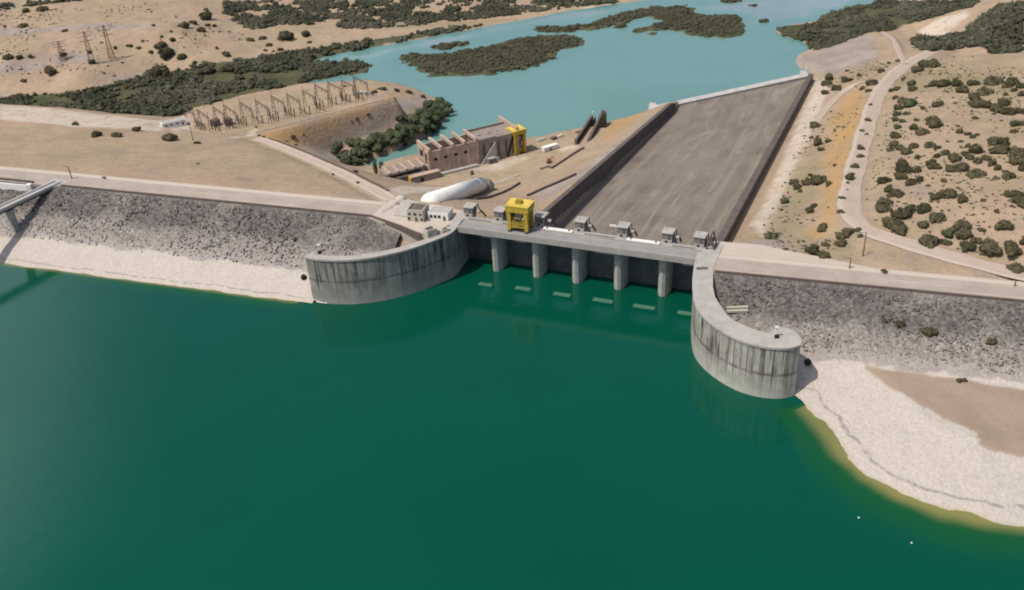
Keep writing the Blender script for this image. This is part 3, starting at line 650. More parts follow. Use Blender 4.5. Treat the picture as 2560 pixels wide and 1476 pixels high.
G_OCHRE += [hitpoly(q) for q in ([(1535, 300), (1590, 278), (1600, 290), (1530, 345), (1500, 352)],)]
G_PALE += [hitpoly(q) for q in ([(960, 468), (1060, 466), (1200, 452), (1190, 462), (1080, 482), (990, 486)], [(1180, 425), (1290, 392), (1330, 392), (1240, 430)], [(1395, 372), (1440, 362), (1445, 368), (1400, 380)])]
G_SCARP_SHADE = [(50, 243), (130, 236), (192, 226), (186, 234), (120, 246), (60, 252)]  # shade of the far scarp, painted on the ground as a dark strip
G_GRASS_SHADE = [hitpoly(q) for q in (G_SCARP_SHADE, [(2230, 190), (2420, 185), (2560, 215), (2560, 250), (2400, 225), (2260, 240)], [(1960, 480), (2040, 380), (2050, 420), (2030, 520), (1980, 590), (1930, 590)], [(2130, 180), (2190, 155), (2205, 170), (2150, 190)], [(860, 390), (900, 360), (1000, 310), (1090, 255), (1120, 262), (1100, 300), (1000, 370), (920, 415)], [(2090, 640), (2110, 600), (2140, 590), (2130, 650)], [(950, 60), (1300, 45), (1280, 55), (950, 75)])]
ga = dict(ochre=mask(G_OCHRE, 10), grey=mask(G_GREY, 9), pale=mask(G_PALE, 6), green=np.maximum(mask(G_GREEN, 5), sm(-13, -7, np.max([sdist(_xx.ravel(), _yy.ravel(), I) for I in ISLANDS], 0))), grass_shade=mask(G_GRASS_SHADE, 14))
structure(grid_mesh('ground', np.column_stack([_xx.ravel(), _yy.ravel(), GZ.ravel()]), len(GX), len(GY), M['ground'], attrs=ga), 'dry tan ground of the valley and hills')

# ------------------------------------------------------------------ water
def water_grid(name, us, vs, o, U, V, z, mat, depth_fn, keep_fn=None):
    uu, vv = np.meshgrid(us, vs); X = o[0] + U[0] * uu + V[0] * vv; Yv = o[1] + U[1] * uu + V[1] * vv
    P_ = np.column_stack([X.ravel(), Yv.ravel(), np.full(X.size, z)])
    nx, ny = len(us), len(vs); keep = None
    if keep_fn is not None:
        k = keep_fn(P_[:, 0], P_[:, 1]).reshape(ny, nx); keep = (k[:-1, :-1] & k[1:, :-1] & k[:-1, 1:] & k[1:, 1:]).ravel()
    return structure(grid_mesh(name, P_, nx, ny, mat, keep, dict(depth=depth_fn(P_[:, 0], P_[:, 1]))))
us = np.concatenate([-np.geomspace(2000, 255, 14), np.arange(-250, 300, 2.5), np.geomspace(302, 2000, 14)])
vs = np.concatenate([-np.geomspace(2600, 205, 16), np.arange(-200, 12.5, 2.5), [14.0]])
vs2 = np.arange(16.5, 110, 2.5)
def lake_depth(x, y):
    dz = -z_up(x, y); f = np.maximum(sm(-7, 0, sdist(x, y, BASIN_2)), sm(-1, 8, sdist(x, y, BASIN_POLY)) * sm(84, 66, x) * sm(-84, -70, x)); return dz * (1 - f) + np.maximum(dz, 12.0) * f
lake = water_grid('reservoir_water', us, vs, BL, BU, BV, 0.0, M['lake'], lake_depth, lambda x, y: ((x - LA[0]) * LN[0] + (y - LA[1]) * LN[1] > 18) | (sdist(x, y, BASIN_POLY) > -4.5) | (x > 40))
lake['label'] = 'calm deep green reservoir water in front of the dam'
_SKY_SHEEN = [np.array([xy(*q, ZR) for q in L]) for L in ([(770, 150), (900, 128), (1050, 99), (1200, 68), (1300, 50), (1430, 25), (1560, 8), (1520, 40), (1330, 72), (1200, 105), (1080, 122), (990, 140), (940, 160), (860, 156)], [(1720, 22), (1800, 0), (2000, -20), (2230, -10), (2140, 18), (2050, 45), (1950, 66), (1880, 70), (1850, 40), (1760, 34)])]  # far river areas where pale sky reflection is painted into the colour
def _river_sheen(x, y):  # sheen mask handed on through the depth attribute
    m = np.max([sm(-22, 22, sdist(x, y, P_) + fbm(x / 30, y / 30, 61, 3) * 18) for P_ in _SKY_SHEEN], 0); return 9 - 8.7 * m
us = np.arange(-420, 900, 8); vs = np.concatenate([np.arange(500, 1500, 8), np.geomspace(1510, 6000, 10)])
riv = water_grid('river_water', us, vs, np.zeros(2), np.array([1.0, 0]), np.array([0, 1.0]), ZR, M['river'], _river_sheen, lambda x, y: (sdist(x, y, RIVER) > -22))
riv['label'] = 'pale turquoise river below the dam'

# ------------------------------------------------------------------ upstream slopes of the dam
def slope_mesh(name, A, D, Nn, a0, a1, d1, st, silt=False, seed=0):
    aa = np.arange(a0, a1, st); dd = np.arange(0, d1, st); ua, ud = np.meshgrid(aa, dd)
    X = A[0] + D[0] * ua + Nn[0] * ud; Yv = A[1] + D[1] * ua + Nn[1] * ud
    z = z_up(X, Yv)
    z = z + fbm(X / 1.7, Yv / 1.7, 71 + seed, 2) * 0.8 * sm(0.5, 4, ud) * (0.12 + 0.88 * sm(6, 10, z)) + fbm(X / 11, Yv / 11, 5 + seed, 3) * 0.8 * sm(1, 8, ud)
    P_ = np.column_stack([X.ravel(), Yv.ravel(), z.ravel()])
    xc, yc = X[:-1, :-1].ravel() + .3, Yv[:-1, :-1].ravel()
    ends = np.minimum(np.hypot(xc - WL_S[0][0], yc - WL_S[0][1]), np.hypot(xc - WR_S[-1][0], yc - WR_S[-1][1]))
    w = (inpoly(xc, yc, BASIN_POLY) & (xc < 92) & (xc > -88) & (ends > 1.0)) | (sdist(xc, yc, BASIN_POLY) > -2.3) & (ends > 7) & ((inpoly(xc, yc, BASIN_2)) | (np.minimum(dline(xc, yc, WL_S), dline(xc, yc, WR_S)) < 2.4) | (yc > 345))
    s_at = np.zeros(X.size)
    if silt:
        wb = fbm(X.ravel() / 5, Yv.ravel() / 5, 9, 3) * 1.6
        s_at = sm(-0.6, 0.6, sdist(X.ravel(), Yv.ravel(), SILT) + wb)
    return structure(grid_mesh(name, P_, len(aa), len(dd), M['riprap'], ~w, dict(silt=s_at), flip=True))
slope_mesh('riprap_slope', LA, LD, LN, -110, 178, 72, 0.75)['label'] = 'upstream slope of grey rock with a bleached white lower band'
slope_mesh('riprap_slope', RA, RD, RN, -12, 190, 165, 0.75, True, 40)['label'] = 'rocky slope and bleached white beach right of the spillway'

# ------------------------------------------------------------------ roads on the crest
def ribbon(name, line, w, mat, lift=0.06, thick=None, z=None):
    L = np.array(line, float); rows = []; s = 0; S = []; T = []
    seg = []
    for i in range(len(L) - 1):
        n = max(2, int(np.linalg.norm(L[i + 1][:2] - L[i][:2]) / 3)); seg += [L[i] + (L[i + 1] - L[i]) * k / n for k in range(n)]
    seg.append(L[-1]); L = np.array(seg); mb = MB()
    for i, p in enumerate(L):
        d = L[min(i + 1, len(L) - 1)][:2] - L[max(i - 1, 0)][:2]; d /= np.linalg.norm(d); nrm = np.array([-d[1], d[0]])
        if i: s += np.linalg.norm(L[i][:2] - L[i - 1][:2])
        ww = w * (1 + .08 * math.sin(s * .11) + .05 * math.sin(s * .37))
        row = []
        for k in np.linspace(-.5, .5, 7):
            q = p[:2] + nrm * k * ww; row.append((q[0], q[1], (p[2] if len(p) > 2 else 0) + lift)); S.append(s); T.append(k + .5)
        rows.append(row)
    mb.quad_strip(rows); return structure(mk(name, mb, mat, None, True, dict(s=S, t=T)))
def crest_slab(name, A, D, Nn, a0, a1, width, mat):
    mb = MB(); rows = []; S = []; T = []
    for a in np.linspace(a0, a1, int(abs(a1 - a0) / 4)):
        row = []
        for k, zz in ((0.0, ZC - 4), (0.0, ZC), (.25, ZC + .08), (.5, ZC + .1), (.75, ZC + .08), (1.0, ZC), (1.12, ZC - 3)):
            q = A + D * a - Nn * width * k; row.append((q[0], q[1], zz)); S.append(a); T.append(min(k, 1))
        rows.append(row)
    mb.quad_strip(rows); return structure(mk(name, mb, mat, None, False, dict(s=S, t=T)))
crest_slab('crest_road', LA, LD, LN, -420, 160, 16.5, M['road'])['label'] = 'gravel road along the left dam crest'
crest_slab('crest_road', RA, RD, RN, -1, 420, 16.0, M['road'])['label'] = 'gravel road along the right dam crest'
mb = MB(); pl = [LA + LD * 158, xy(1058, 584, ZC), xy(1100, 575, ZC), bw(-7, 5), bw(-7, 17), xy(1160, 528, ZC), xy(1090, 512, ZC), xy(1000, 497, ZC), LA + LD * 158 - LN * 16.4]
mb.prism(pl, ZC - 34, ZC - .02)
structure(mk('plaza', mb, M['plaza'], None, False, dict(s=[v[0] for v in mb.v], t=[.4] * len(mb.v))), 'sandy paved forecourt at the left end of the spillway bridge')
mb = MB(); pl = [bw(102.3, 0), bw(102.3, 18), xy(1900, 612, ZC), RA + RD * 60 - RN * 15.7, RA + RD * 60 - RN * 2, RA + RD * -1.5 - RN * .2, xy(1780, 672, ZC)]
mb.prism(pl, ZC - 34, ZC - .02)
structure(mk('plaza', mb, M['plaza'], None, False, dict(s=[v[0] for v in mb.v], t=[.4] * len(mb.v))), 'sandy paved forecourt at the right end of the spillway bridge')
ribbon('dirt_road', DIRT, 9.5, M['dirt'], .12)['label'] = 'curving pale dirt road down the right hillside'
ribbon('dirt_road', SPUR, 4.0, M['dirt'], .12)['label'] = 'narrow dirt track beside the yellow soil bank'
ribbon('dirt_road', SPUR2, 4.0, M['dirt'], .12)['label'] = 'narrow pale track leading to the far point of the bank'
ribbon('access_road', ACCESS, 6.5, M['dirt'], .12)['label'] = 'access road running down from the crest to the switchyard'

for (A, D, Nn, a0, a1, lab) in ((LA, LD, LN, -12, 160, 'low brown parapet wall on the left crest above the rock slope'), (RA, RD, RN, 0, 330, 'low brown parapet wall on the right crest above the rock slope')):
    line = [A + D * a - Nn * 0.4 for a in np.linspace(a0, a1, 40)]
    if A is LA: line += [xy(1000, 568, ZC), xy(1052, 590, ZC)]
    tag(mk('parapet_wall', MB().strip_box([(p[0], p[1], ZC) for p in line], 0.7, -1.2, 1.0), M['parapet']), lab, 'parapet wall')
def bollards(line, n, h, name, lab, cat, mat, grp): pass

# ------------------------------------------------------------------ wing walls
def arc_s(P_):
    s = [0.0]
    for i in range(1, len(P_)): s.append(s[-1] + float(np.linalg.norm(np.array(P_[i]) - np.array(P_[i - 1]))))
    return s
def densify(P_, k=3): return [np.array(q) for q in smooth_poly(P_, k, False)]
def wing_wall(outer, inner, label, mat, zb=-12):
    base = outer[0]; t = thing('wing_wall', label, 'wing wall', (base[0], base[1], 0)); o3 = (base[0], base[1], 0)
    poly = [np.array(p) for p in outer] + [np.array(p) for p in inner]; s = arc_s(poly); n = len(poly)
    rows = []; S = []
    zz = np.linspace(zb, ZC - .6, 12)
    for z in zz: rows.append([(p[0], p[1], z) for p in poly] + [(poly[0][0], poly[0][1], z)]); S += s + [s[-1] + 3]
    mb = MB().quad_strip(rows).moved(o3)
    mk('wall_body', mb, mat, t, False, dict(s=S))
    c = np.mean(poly, 0); outr = []
    for i, p in enumerate(poly):
        a = poly[i - 1]; b = poly[(i + 1) % n]; d = b - a; d /= np.linalg.norm(d) + 1e-9; outr.append(p + np.array([d[1], -d[0]]) * 0.35)
    # keep the coping's overhang on the outer side whichever way the outline turns
    area = sum(poly[i][0] * poly[(i + 1) % n][1] - poly[(i + 1) % n][0] * poly[i][1] for i in range(n))
    if area < 0: outr = [2 * poly[i] - outr[i] for i in range(n)]
    mk('coping', MB().prism(outr, ZC - .6, ZC + .25).moved(o3), M['concrete'], t)
    return t
lo = list(WL_S)
def offset(P_, w):
    r = []
    for i, p in enumerate(P_):
        d = np.array(P_[min(i + 1, len(P_) - 1)]) - np.array(P_[max(i - 1, 0)]); d /= np.linalg.norm(d); r.append(np.array(p) + np.array([-d[1], d[0]]) * w)
    return r
wl = wing_wall(lo, offset(lo, 3.2)[::-1], 'dark stained concrete wing wall curving left from the spillway bridge', M['wall_dark'])
ro = list(WR_S)
r_in = [xy(*q, ZC) for q in ((2003, 852), (1988, 832), (1962, 820), (1940, 822), (1925, 838), (1880, 826), (1822, 799), (1800, 768), (1780, 735), (1780, 676))]
wr = wing_wall(ro, densify(r_in, 1) + [bw(109.5, 2), bw(109.5, 16)], 'pale streaked concrete wing wall curving right from the spillway bridge to a rounded end', M['wall_light'])
# low kerb and hatch on the right wall top
hx = xy(1755, 673, ZC); tag(mk('access_hatch', MB().box(hx[0] - 2.2, hx[0] + 2.2, hx[1] - .9, hx[1] + .9, ZC + .26, ZC + .45), M['dark_wall']), 'dark rectangular hatch in the top of the right wing wall', 'hatch')

# ------------------------------------------------------------------ spillway bridge, piers, gates
BRZ = math.atan2(BU[1], BU[0])
sp = thing('spillway_bridge', 'long grey concrete road bridge on piers across the spillway gates', 'bridge', (BL[0], BL[1], 0), BRZ)
PU = [12.0, 31.3, 49.6, 68.4, 87.6]; ENDS = [-5.0] + PU + [102.2]
mk('deck', MB().box(-3.4, 102.2, 0.0, 7.6, 19.3, ZC + .0), M['deck'], sp)
mk('downstream_walkway', MB().box(-3.4, 102.2, 9.7, 11.2, 19.6, ZC + .35), M['deck'], sp)
mk('roadway', MB().box(-3.4, 102.2, 1.2, 6.6, ZC + .02, ZC + .08), plain('grey_bridge_road', (.27, .258, .245), .15, .2), sp)
for v0, nm in ((0.0, 'parapet'), (7.25, 'parapet')): mk(nm, MB().box(-3.4, 102.2, v0, v0 + .35, ZC + .01, ZC + .75), M['concrete'], sp)
for u in PU:
    pts = [(u - 2.6, 34), (u - 2.6, 8.6), (u - 2.2, 6.0), (u - 1.3, 4.1), (u, 3.4), (u + 1.3, 4.1), (u + 2.2, 6.0), (u + 2.6, 8.6), (u + 2.6, 34)]
    top = [8.0, ZC - 2.25] + [ZC - 2.25] * 6 + [8.0]
    mb = MB(); mb.prism([(a, b) for a, b in pts[1:-1]] + [(u + 2.6, 18), (u - 2.6, 18)], -14, 19.28)
    mb.prism([(u - 1.7, 18), (u + 1.7, 18), (u + 1.7, 36), (u - 1.7, 36)], -14, [19.28, 19.28, 3, 3])
    mk('pier', mb, M['pier'], sp)
    mk('pier_head', MB().box(u - 2.7, u + 2.7, 7.6, 16.5, 19.3, ZC + .3), M['deck'], sp)
for u in (-3.2, 101.2): mk('pier_head', MB().box(u - 1.6, u + 1.6, 7.6, 16.5, 18, ZC + .31), M['deck'], sp)
for i in range(6):
    u0 = ENDS[i] + (2.6 if i else .2); u1 = ENDS[i + 1] - (2.6 if i < 5 else .2)
    g = thing('spillway_gate', 'grey steel spillway gate closing the %s bay from the left' % ORD[i], 'spillway gate', bw((u0 + u1) / 2, 13.5).tolist() + [0], BRZ, 'radial gates between the bridge piers')
    w = (u1 - u0) / 2; rows = []
    for k in range(10):
        zz = -8 + 24.2 * k / 9; cc = 1.6 * math.sin(math.pi * k / 9); rows.append([(-w, -cc, zz), (w, -cc, zz)])
    for k in reversed(range(10)):
        zz = -8 + 24.2 * k / 9; cc = 1.6 * math.sin(math.pi * k / 9); rows.append([(-w, -cc + .6, zz), (w, -cc + .6, zz)])
    mk('skin_plate', MB().quad_strip(rows + rows[:1]), M['gate'], g)
    rb = MB()
    for k in range(1, 5): rb.box(-w + .3, w - .3, .1, .9, -4 + k * 4, -3.4 + k * 4)
    mk('girder', rb, M['gate'], g)
    for sx in (-w * .55, w * .55): mk('gate_arm', MB().bar((sx, .5, 12), (sx, 9, 7), .6), M['gate'], g)
# sill under the gates, behind the water
tag(mk('gate_sill', MB().hexa([tuple(bw(-5, 12)) + (-14,), tuple(bw(102.2, 12)) + (-14,), tuple(bw(102.2, 40)) + (-14,), tuple(bw(-5, 40)) + (-14,), tuple(bw(-5, 13.2)) + (-1.0,), tuple(bw(102.2, 13.2)) + (-1.0,), tuple(bw(102.2, 40)) + (-1.5,), tuple(bw(-5, 40)) + (-1.5,)]), M['pier']), 'concrete sill beneath the spillway gates', 'sill')
# hoist houses, one on every pier head
HP = [(-2.6, 0), (12.0, 0), (31.3, 0), (49.6, 0), (68.4, 0), (87.6, 0), (100.9, 0)]
def hoist_house(u, first=False):
    t = thing('hoist_house', '', 'hoist house', bw(u, 12.2).tolist() + [ZC + .31], BRZ, 'gate hoist houses on the pier heads')
    mk('base', MB().box(-1.9, 1.9, -1.6, 2.6, 0, 1.3), M['concrete'], t)
    mk('cabin', MB().box(-2.3, 2.0, -1.2, 3.4, 1.3, 4.2), M['grey_steel'], t)
    mk('roof', MB().box(-2.6, 2.3, -1.6, 3.9, 4.2, 4.55), M['concrete'], t)
    mk('porthole', MB().tube([(-.4, -1.62, .75), (-.4, -1.75, .75)], .55, 12), M['dark'], t)
    mk('door', MB().box(.2, 1.2, -1.27, -1.21, 1.5, 3.6), M['dark_wall'], t)
    wr_ = MB(); wr_.bar((2.5, 3.6, 4.4), (2.5, 5.2, .2), .35); wr_.bar((2.5, 1.0, 4.4), (2.5, 1.0, 0), .35); wr_.bar((2.5, 1.0, 4.2), (2.5, 4.6, 4.2), .35)
    mk('hoist_frame', wr_, M['grey_steel'], t)
    mk('winch_drum', MB().tube([(2.6, 1.4, 1.7), (4.4, 1.4, 1.7)], .75, 12), M['concrete'], t)
    st = MB(); st.bar((3.6, 3.4, 1.6), (3.6, 9.5, -4.5), .45, .7); mk('gate_strut', st, M['rust'], t)
    mk('aerial', MB().tube([(-1.2, 1.5, 4.5), (-1.2, 1.5, 7.0)], .07, 5), M['grey_steel'], t)
    return t
HL = ['hoist house at the left end of the bridge beside the white building', 'hoist house half hidden by the yellow gantry crane on the bridge', 'hoist house just right of the yellow gantry crane on the bridge', 'hoist house fourth from the left, between two pale slot covers', 'hoist house fifth from the left, with a white sign board beside its roof', 'hoist house sixth from the left along the bridge', 'hoist house at the right end of the bridge by the steel frames']
h0 = hoist_house(HP[0][0]); h0['label'] = HL[0]
for i in range(1, 7):
    h = copy_tree(h0); h.location = bw(HP[i][0], 12.2).tolist() + [ZC + .31]; h['label'] = HL[i]
sg = thing('sign_board', 'white board sticking out left of the fifth hoist house roof', 'sign board', bw(68.4 - 4.4, 12).tolist() + [ZC + .31], BRZ)
mk('board', MB().box(-1.6, 1.4, 0, .25, 3.6, 4.6), M['white'], sg); mk('post', MB().tube([(0, .4, 0), (0, .4, 3.7)], .12, 6), M['grey_steel'], sg)
for k, lab in ((2, 'pale slot cover beam in the third bay from the left of the bridge'), (4, 'pale slot cover beam in the fifth bay from the left of the bridge')):
    u0, u1 = ENDS[k] + 2.6, ENDS[k + 1] - 2.6
    b = thing('cover_beam', lab, 'cover beam', bw((u0 + u1) / 2, 8.7).tolist() + [ZC - .2], BRZ, 'pale covers over the bridge slots')
    mk('beam', MB().box(-(u1 - u0) / 2, (u1 - u0) / 2, -1.0, .95, 0, 1.2), M['white'], b)
    for sx in (-1, 1): mk('lifting_lug', MB().box(sx * (u1 - u0) * .38 - .3, sx * (u1 - u0) * .38 + .3, -.3, .3, 1.2, 1.7), M['dark_wall'], b)
fr = thing('steel_frame', 'dark steel trestle frame beside the chute wall at the right end of the bridge', 'steel frame', bw(105.5, 10).tolist() + [ZC], BRZ)
fm = MB()
for y0 in (0, 5): 
    fm.bar((-1.8, y0, 0), (0, y0, 6.5), .5); fm.bar((1.8, y0, 0), (0, y0, 6.5), .5); fm.bar((-1.0, y0, 3), (1.0, y0, 3), .35)
fm.bar((0, 0, 6.4), (0, 5, 6.4), .45); fm.bar((-1.6, 0, .6), (-1.6, 5, .6), .3); fm.bar((1.6, 0, .6), (1.6, 5, .6), .3)
mk('trestle', fm, M['rust'], fr); mk('hoist_box', MB().box(-1, 1, 1.5, 3.5, 2.9, 4.4), M['dark_wall'], fr)

# ------------------------------------------------------------------ gantry cranes
def gantry(label, loc, rz, W, D, Hh, lower):
    t = thing('gantry_crane', label, 'gantry crane', loc, rz)
    for sx in (-1, 1):
        for sy in (-1, 1):
            l_ = mk('leg', MB().hexa([(sx * W / 2 - .75, sy * D / 2 - .7, .9), (sx * W / 2 + .75, sy * D / 2 - .7, .9), (sx * W / 2 + .75, sy * D / 2 + .7, .9), (sx * W / 2 - .75, sy * D / 2 + .7, .9), (sx * W / 2 - .95, sy * D / 2 - .9, Hh - 3), (sx * W / 2 + .95, sy * D / 2 - .9, Hh - 3), (sx * W / 2 + .95, sy * D / 2 + .9, Hh - 3), (sx * W / 2 - .95, sy * D / 2 + .9, Hh - 3)]), M['yellow'], t)
            mk('bogie', MB().box(sx * W / 2 - .6, sx * W / 2 + .6, sy * D / 2 - 1.2, sy * D / 2 + 1.2, 0, .9), M['dark_wall'], l_)
        mk('side_beam', MB().box(sx * W / 2 - .6, sx * W / 2 + .6, -D / 2 + .7, D / 2 - .7, lower, lower + 1.0), M['yellow_d'], t)
        mk('side_panel', MB().box(sx * W / 2 - .35, sx * W / 2 + .35, -D / 2 + .9, D / 2 - .9, Hh * .45, Hh - 3), M['yellow_d'], t)
    mk('bridge_girder', MB().box(-W / 2 - 1.3, W / 2 + 1.3, -D / 2 - 1.1, D / 2 + 1.1, Hh - 3, Hh - .25), M['yellow'], t)
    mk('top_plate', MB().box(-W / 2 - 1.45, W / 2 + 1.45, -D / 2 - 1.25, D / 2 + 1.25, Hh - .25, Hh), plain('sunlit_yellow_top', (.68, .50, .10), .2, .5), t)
    mk('cross_beam', MB().box(-W / 2 + .75, W / 2 - .75, -D / 2 - .5, -D / 2 + .5, lower + 1.2, lower + 2.2), M['yellow_d'], t)
    tr = mk('hoist_trolley', MB().box(-1.7, 1.7, -D / 2 + 1, D / 2 - 1, Hh * .48, Hh * .7), M['pink'], t)
    mk('drum', MB().tube([(-1.4, -D / 2 + .3, Hh * .5), (1.4, -D / 2 + .3, Hh * .5)], .8, 12), M['rust'], tr)
    hr = MB()
    for sy in (-1, 1): hr.bar((-W / 2 - 1.3, sy * (D / 2 + 1.1), Hh + 1), (W / 2 + 1.3, sy * (D / 2 + 1.1), Hh + 1), .1); hr.bar((sy * (W / 2 + 1.3), -D / 2 - 1.1, Hh + 1), (sy * (W / 2 + 1.3), D / 2 + 1.1, Hh + 1), .1)
    for k in range(7): hr.bar((-W / 2 - 1.3 + k * (W + 2.6) / 6, -D / 2 - 1.1, Hh), (-W / 2 - 1.3 + k * (W + 2.6) / 6, -D / 2 - 1.1, Hh + 1), .09)
    mk('handrail', hr, M['yellow_d'], t)
    mk('winch_housing', MB().box(-1.6, 1.2, -1.2, 1.2, Hh + .003, Hh + 1.3), M['yellow_d'], t)
    rp_ = MB()
    for k in (-.5, .5): rp_.bar((k, -D / 2 + .2, Hh * .5), (k, -D / 2 + .2, lower + 1), .12)
    mk('hoist_rope', rp_, M['rust'], t)
    mk('operator_cab', MB().box(-W / 2 + .8, -W / 2 + 2.8, -D / 2 + .6, -D / 2 + 2.6, Hh * .35, Hh * .35 + 2.3), M['yellow_d'], t)
    xb = MB()
    for sy in (-1, 1):
        xb.bar((-W / 2, sy * D / 2, lower + 2), (0, sy * D / 2, Hh * .5), .45); xb.bar((W / 2, sy * D / 2, lower + 2), (0, sy * D / 2, Hh * .5), .45)
    mk('brace', xb, M['yellow_d'], t)
    mk('service_platform', MB().box(-W / 2 + .8, W / 2 - .8, -D / 2 - .9, D / 2 + .6, lower + .2, lower + .6), M['yellow_d'], t)
    mk('control_cabinet', MB().box(-W / 2 + 1.0, W * .1, -D / 2 - .6, -D / 2 + .8, lower + .6, lower + 2.6), M['yellow_d'], t)
    ld = MB()
    for k in range(9): ld.bar((W / 2 + 1.2, -.4, .6 + k * (Hh - 4) / 9), (W / 2 + 1.2, .4, .6 + k * (Hh - 4) / 9), .1)
    ld.bar((W / 2 + 1.2, -.4, .4), (W / 2 + 1.2, -.4, Hh - 3), .12); ld.bar((W / 2 + 1.2, .4, .4), (W / 2 + 1.2, .4, Hh - 3), .12)
    mk('ladder', ld, M['yellow_d'], t)
    return t
g1 = at(1300, 562, ZC)
gantry('tall yellow gantry crane standing on the spillway bridge', (*bw(24.2, 6.4), ZC + .1), BRZ, 7.8, 5.6, 12.4, 2.0)

# ------------------------------------------------------------------ chute
def chute():
    t = thing('spillway_chute', 'wide sloping brown concrete spillway chute with dark side walls', 'spillway chute', (CL0[0], CL0[1], 0)); o3 = (CL0[0], CL0[1], 0)
    nk, nw = 90, 40; rows = []; S = []; T = []
    def depth(k): return 12.5 - 5.0 * k
    for i in range(nk + 1):
        k = i / nk * 1.05; row = []
        a = CL0 + (CL1 - CL0) * k; b = CR0 + (CR1 - CR0) * k
        for j in range(nw + 1):
            w = j / nw; p = a + (b - a) * w; z = chute_z(k, 0) * (1 - w) + chute_z(k, 1) * w - depth(k)
            row.append((p[0], p[1], z)); S.append(k * 300); T.append(w * 95)
        rows.append(row)
    mk('chute_floor', MB().quad_strip(rows).moved(o3), M['chute'], t, True, dict(s=S, t=T))
    for (A, B, side, sg_) in ((CL0, CL1, 0, -1), (CR0, CR1, 1, 1)):
        d = (B - A) / np.linalg.norm(B - A); n = np.array([d[1], -d[0]]) * sg_; mb = MB(); rows = []
        for i in range(41):
            k = i / 40; p = A + (B - A) * k; zt = chute_z(k, side); zb = zt - depth(k) - 2
            w_ = 2.4 if side == 0 else 3.4
            if k > .965 and side == 0: zt -= (k - .965) * 90
            rows.append([(p[0], p[1], zb), (p[0], p[1], zt), (p[0] + n[0] * w_, p[1] + n[1] * w_, zt), (p[0] + n[0] * w_, p[1] + n[1] * w_, zb)])
        mb.quad_strip(rows, True); mb.f.append((0, 1, 2, 3)); e = 160; mb.f.append((e, e + 1, e + 2, e + 3))
        mk('side_wall', mb.moved(o3), M['dark_wall'], t)
    # concrete lip at the downstream end
    d = (CR1 - CL1) / np.linalg.norm(CR1 - CL1); n = np.array([-d[1], d[0]])
    zl, zr_ = -25.5 - 7.5, -29.5 - 7.5
    A, B = CLE - d * 22, CRE + d * 1
    zl -= .6; zr_ -= .4
    mb = MB().hexa([(*(A), ZR - 3), (*(B), ZR - 3), (*(B + n * 8), ZR - 3), (*(A + n * 8), ZR - 3), (*(A), zl + .7), (*(B), zr_ + .7), (*(B + n * 7), zr_ + .6), (*(A + n * 7), zl + .6)]).moved(o3)
    mk('end_sill', mb, M['sill'], t)
    return t
chute()
for p, lab in ((np.append(CRE + CHN * 3 - CHD * 4, -38.2), 'white pointed concrete block at the right end of the chute lip'), (np.append(CLE - CHD * 21 + CHN * 3, -34.5), 'white pointed concrete block at the left end of the chute lip')):
    mb = MB(); mb.prism([(p[0] - 4.5, p[1] - 2), (p[0] + 4.5, p[1] - 2.5), (p[0] + 1.5, p[1] + 2), (p[0] - 2.5, p[1] + 2)], p[2] - 2, [p[2] + 1.2, p[2] + 1, p[2] + 4.5, p[2] + 5])
    tag(mk('concrete_block', mb, M['sill']), lab, 'concrete block')

# ------------------------------------------------------------------ left access bridge
bs = xy(108, 474, ZC); bd = xy(0, 524, ZC) - bs; bl_ = np.linalg.norm(bd); bd /= bl_
t = thing('access_bridge', 'narrow pale access bridge running from the left crest out over the water', 'bridge', (bs[0], bs[1], 0), math.atan2(bd[1], bd[0]))
mk('deck', MB().box(-9, 95, -2.3, 2.3, ZC - .7, ZC + .25), M['concrete'], t)
mk('girder', MB().box(-4, 95, -1.1, 1.1, ZC - 1.9, ZC - .7), M['dark_wall'], t)
mk('approach_slab', MB().prism([(-12, -7), (-3, -2.3), (-3, 2.3), (-12, 7)], ZC - .5, ZC + .23), M['concrete'], t)
for sy in (-1, 1): mk('parapet', MB().box(-9, 95, sy * 2.1 - .18, sy * 2.1 + .18, ZC + .25, ZC + 1.1), M['white'], t)
pb = xy(38, 585, 6.0); k0 = float((pb - bs) @ bd)
for k in (k0, k0 + 32, k0 + 62):
    p_ = mk('pier', MB().hexa([(k - 1.6, -2.2, -10), (k + 1.6, -2.2, -10), (k + 1.6, 2.2, -10), (k - 1.6, 2.2, -10), (k - 1.3, -1.8, ZC - 2.7), (k + 1.3, -1.8, ZC - 2.7), (k + 1.3, 1.8, ZC - 2.7), (k - 1.3, 1.8, ZC - 2.7)]), M['pier'], t)
    mk('pier_cap', MB().box(k - 1.7, k + 1.7, -2.3, 2.3, ZC - 2.7, ZC - 1.9), M['pier'], p_)
rail = thing('guard_wall', 'pale guard wall bending from the crest down to the access bridge', 'guard wall', tuple(at(84, 460, ZC)))
L1 = [xy(-260, 442, ZC), xy(-60, 456, ZC), xy(0, 462, ZC), xy(74, 469, ZC), xy(86, 462, ZC), xy(82, 472, ZC)]
mk('wall', MB().strip_box([(p[0], p[1], ZC) for p in L1[:4]], .8, -2.5, 1.1).moved(at(84, 460, ZC)), M['white'], rail)
mk('end_post', MB().box(*[c for ax in (0, 1) for c in (L1[3][ax] - 1.2 - at(84, 460, ZC)[ax], L1[3][ax] + 1.2 - at(84, 460, ZC)[ax])], -2, 1.8), M['white'], rail)
ld_ = [xy(-260, 432, ZC), xy(0, 449, ZC), xy(84, 458, ZC)]
tag(mk('parapet_wall', MB().strip_box([(p[0], p[1], ZC) for p in ld_], .8, -1.5, 1.1), M['parapet']), 'short brown parapet at the far left crest behind the pale guard wall', 'parapet wall')

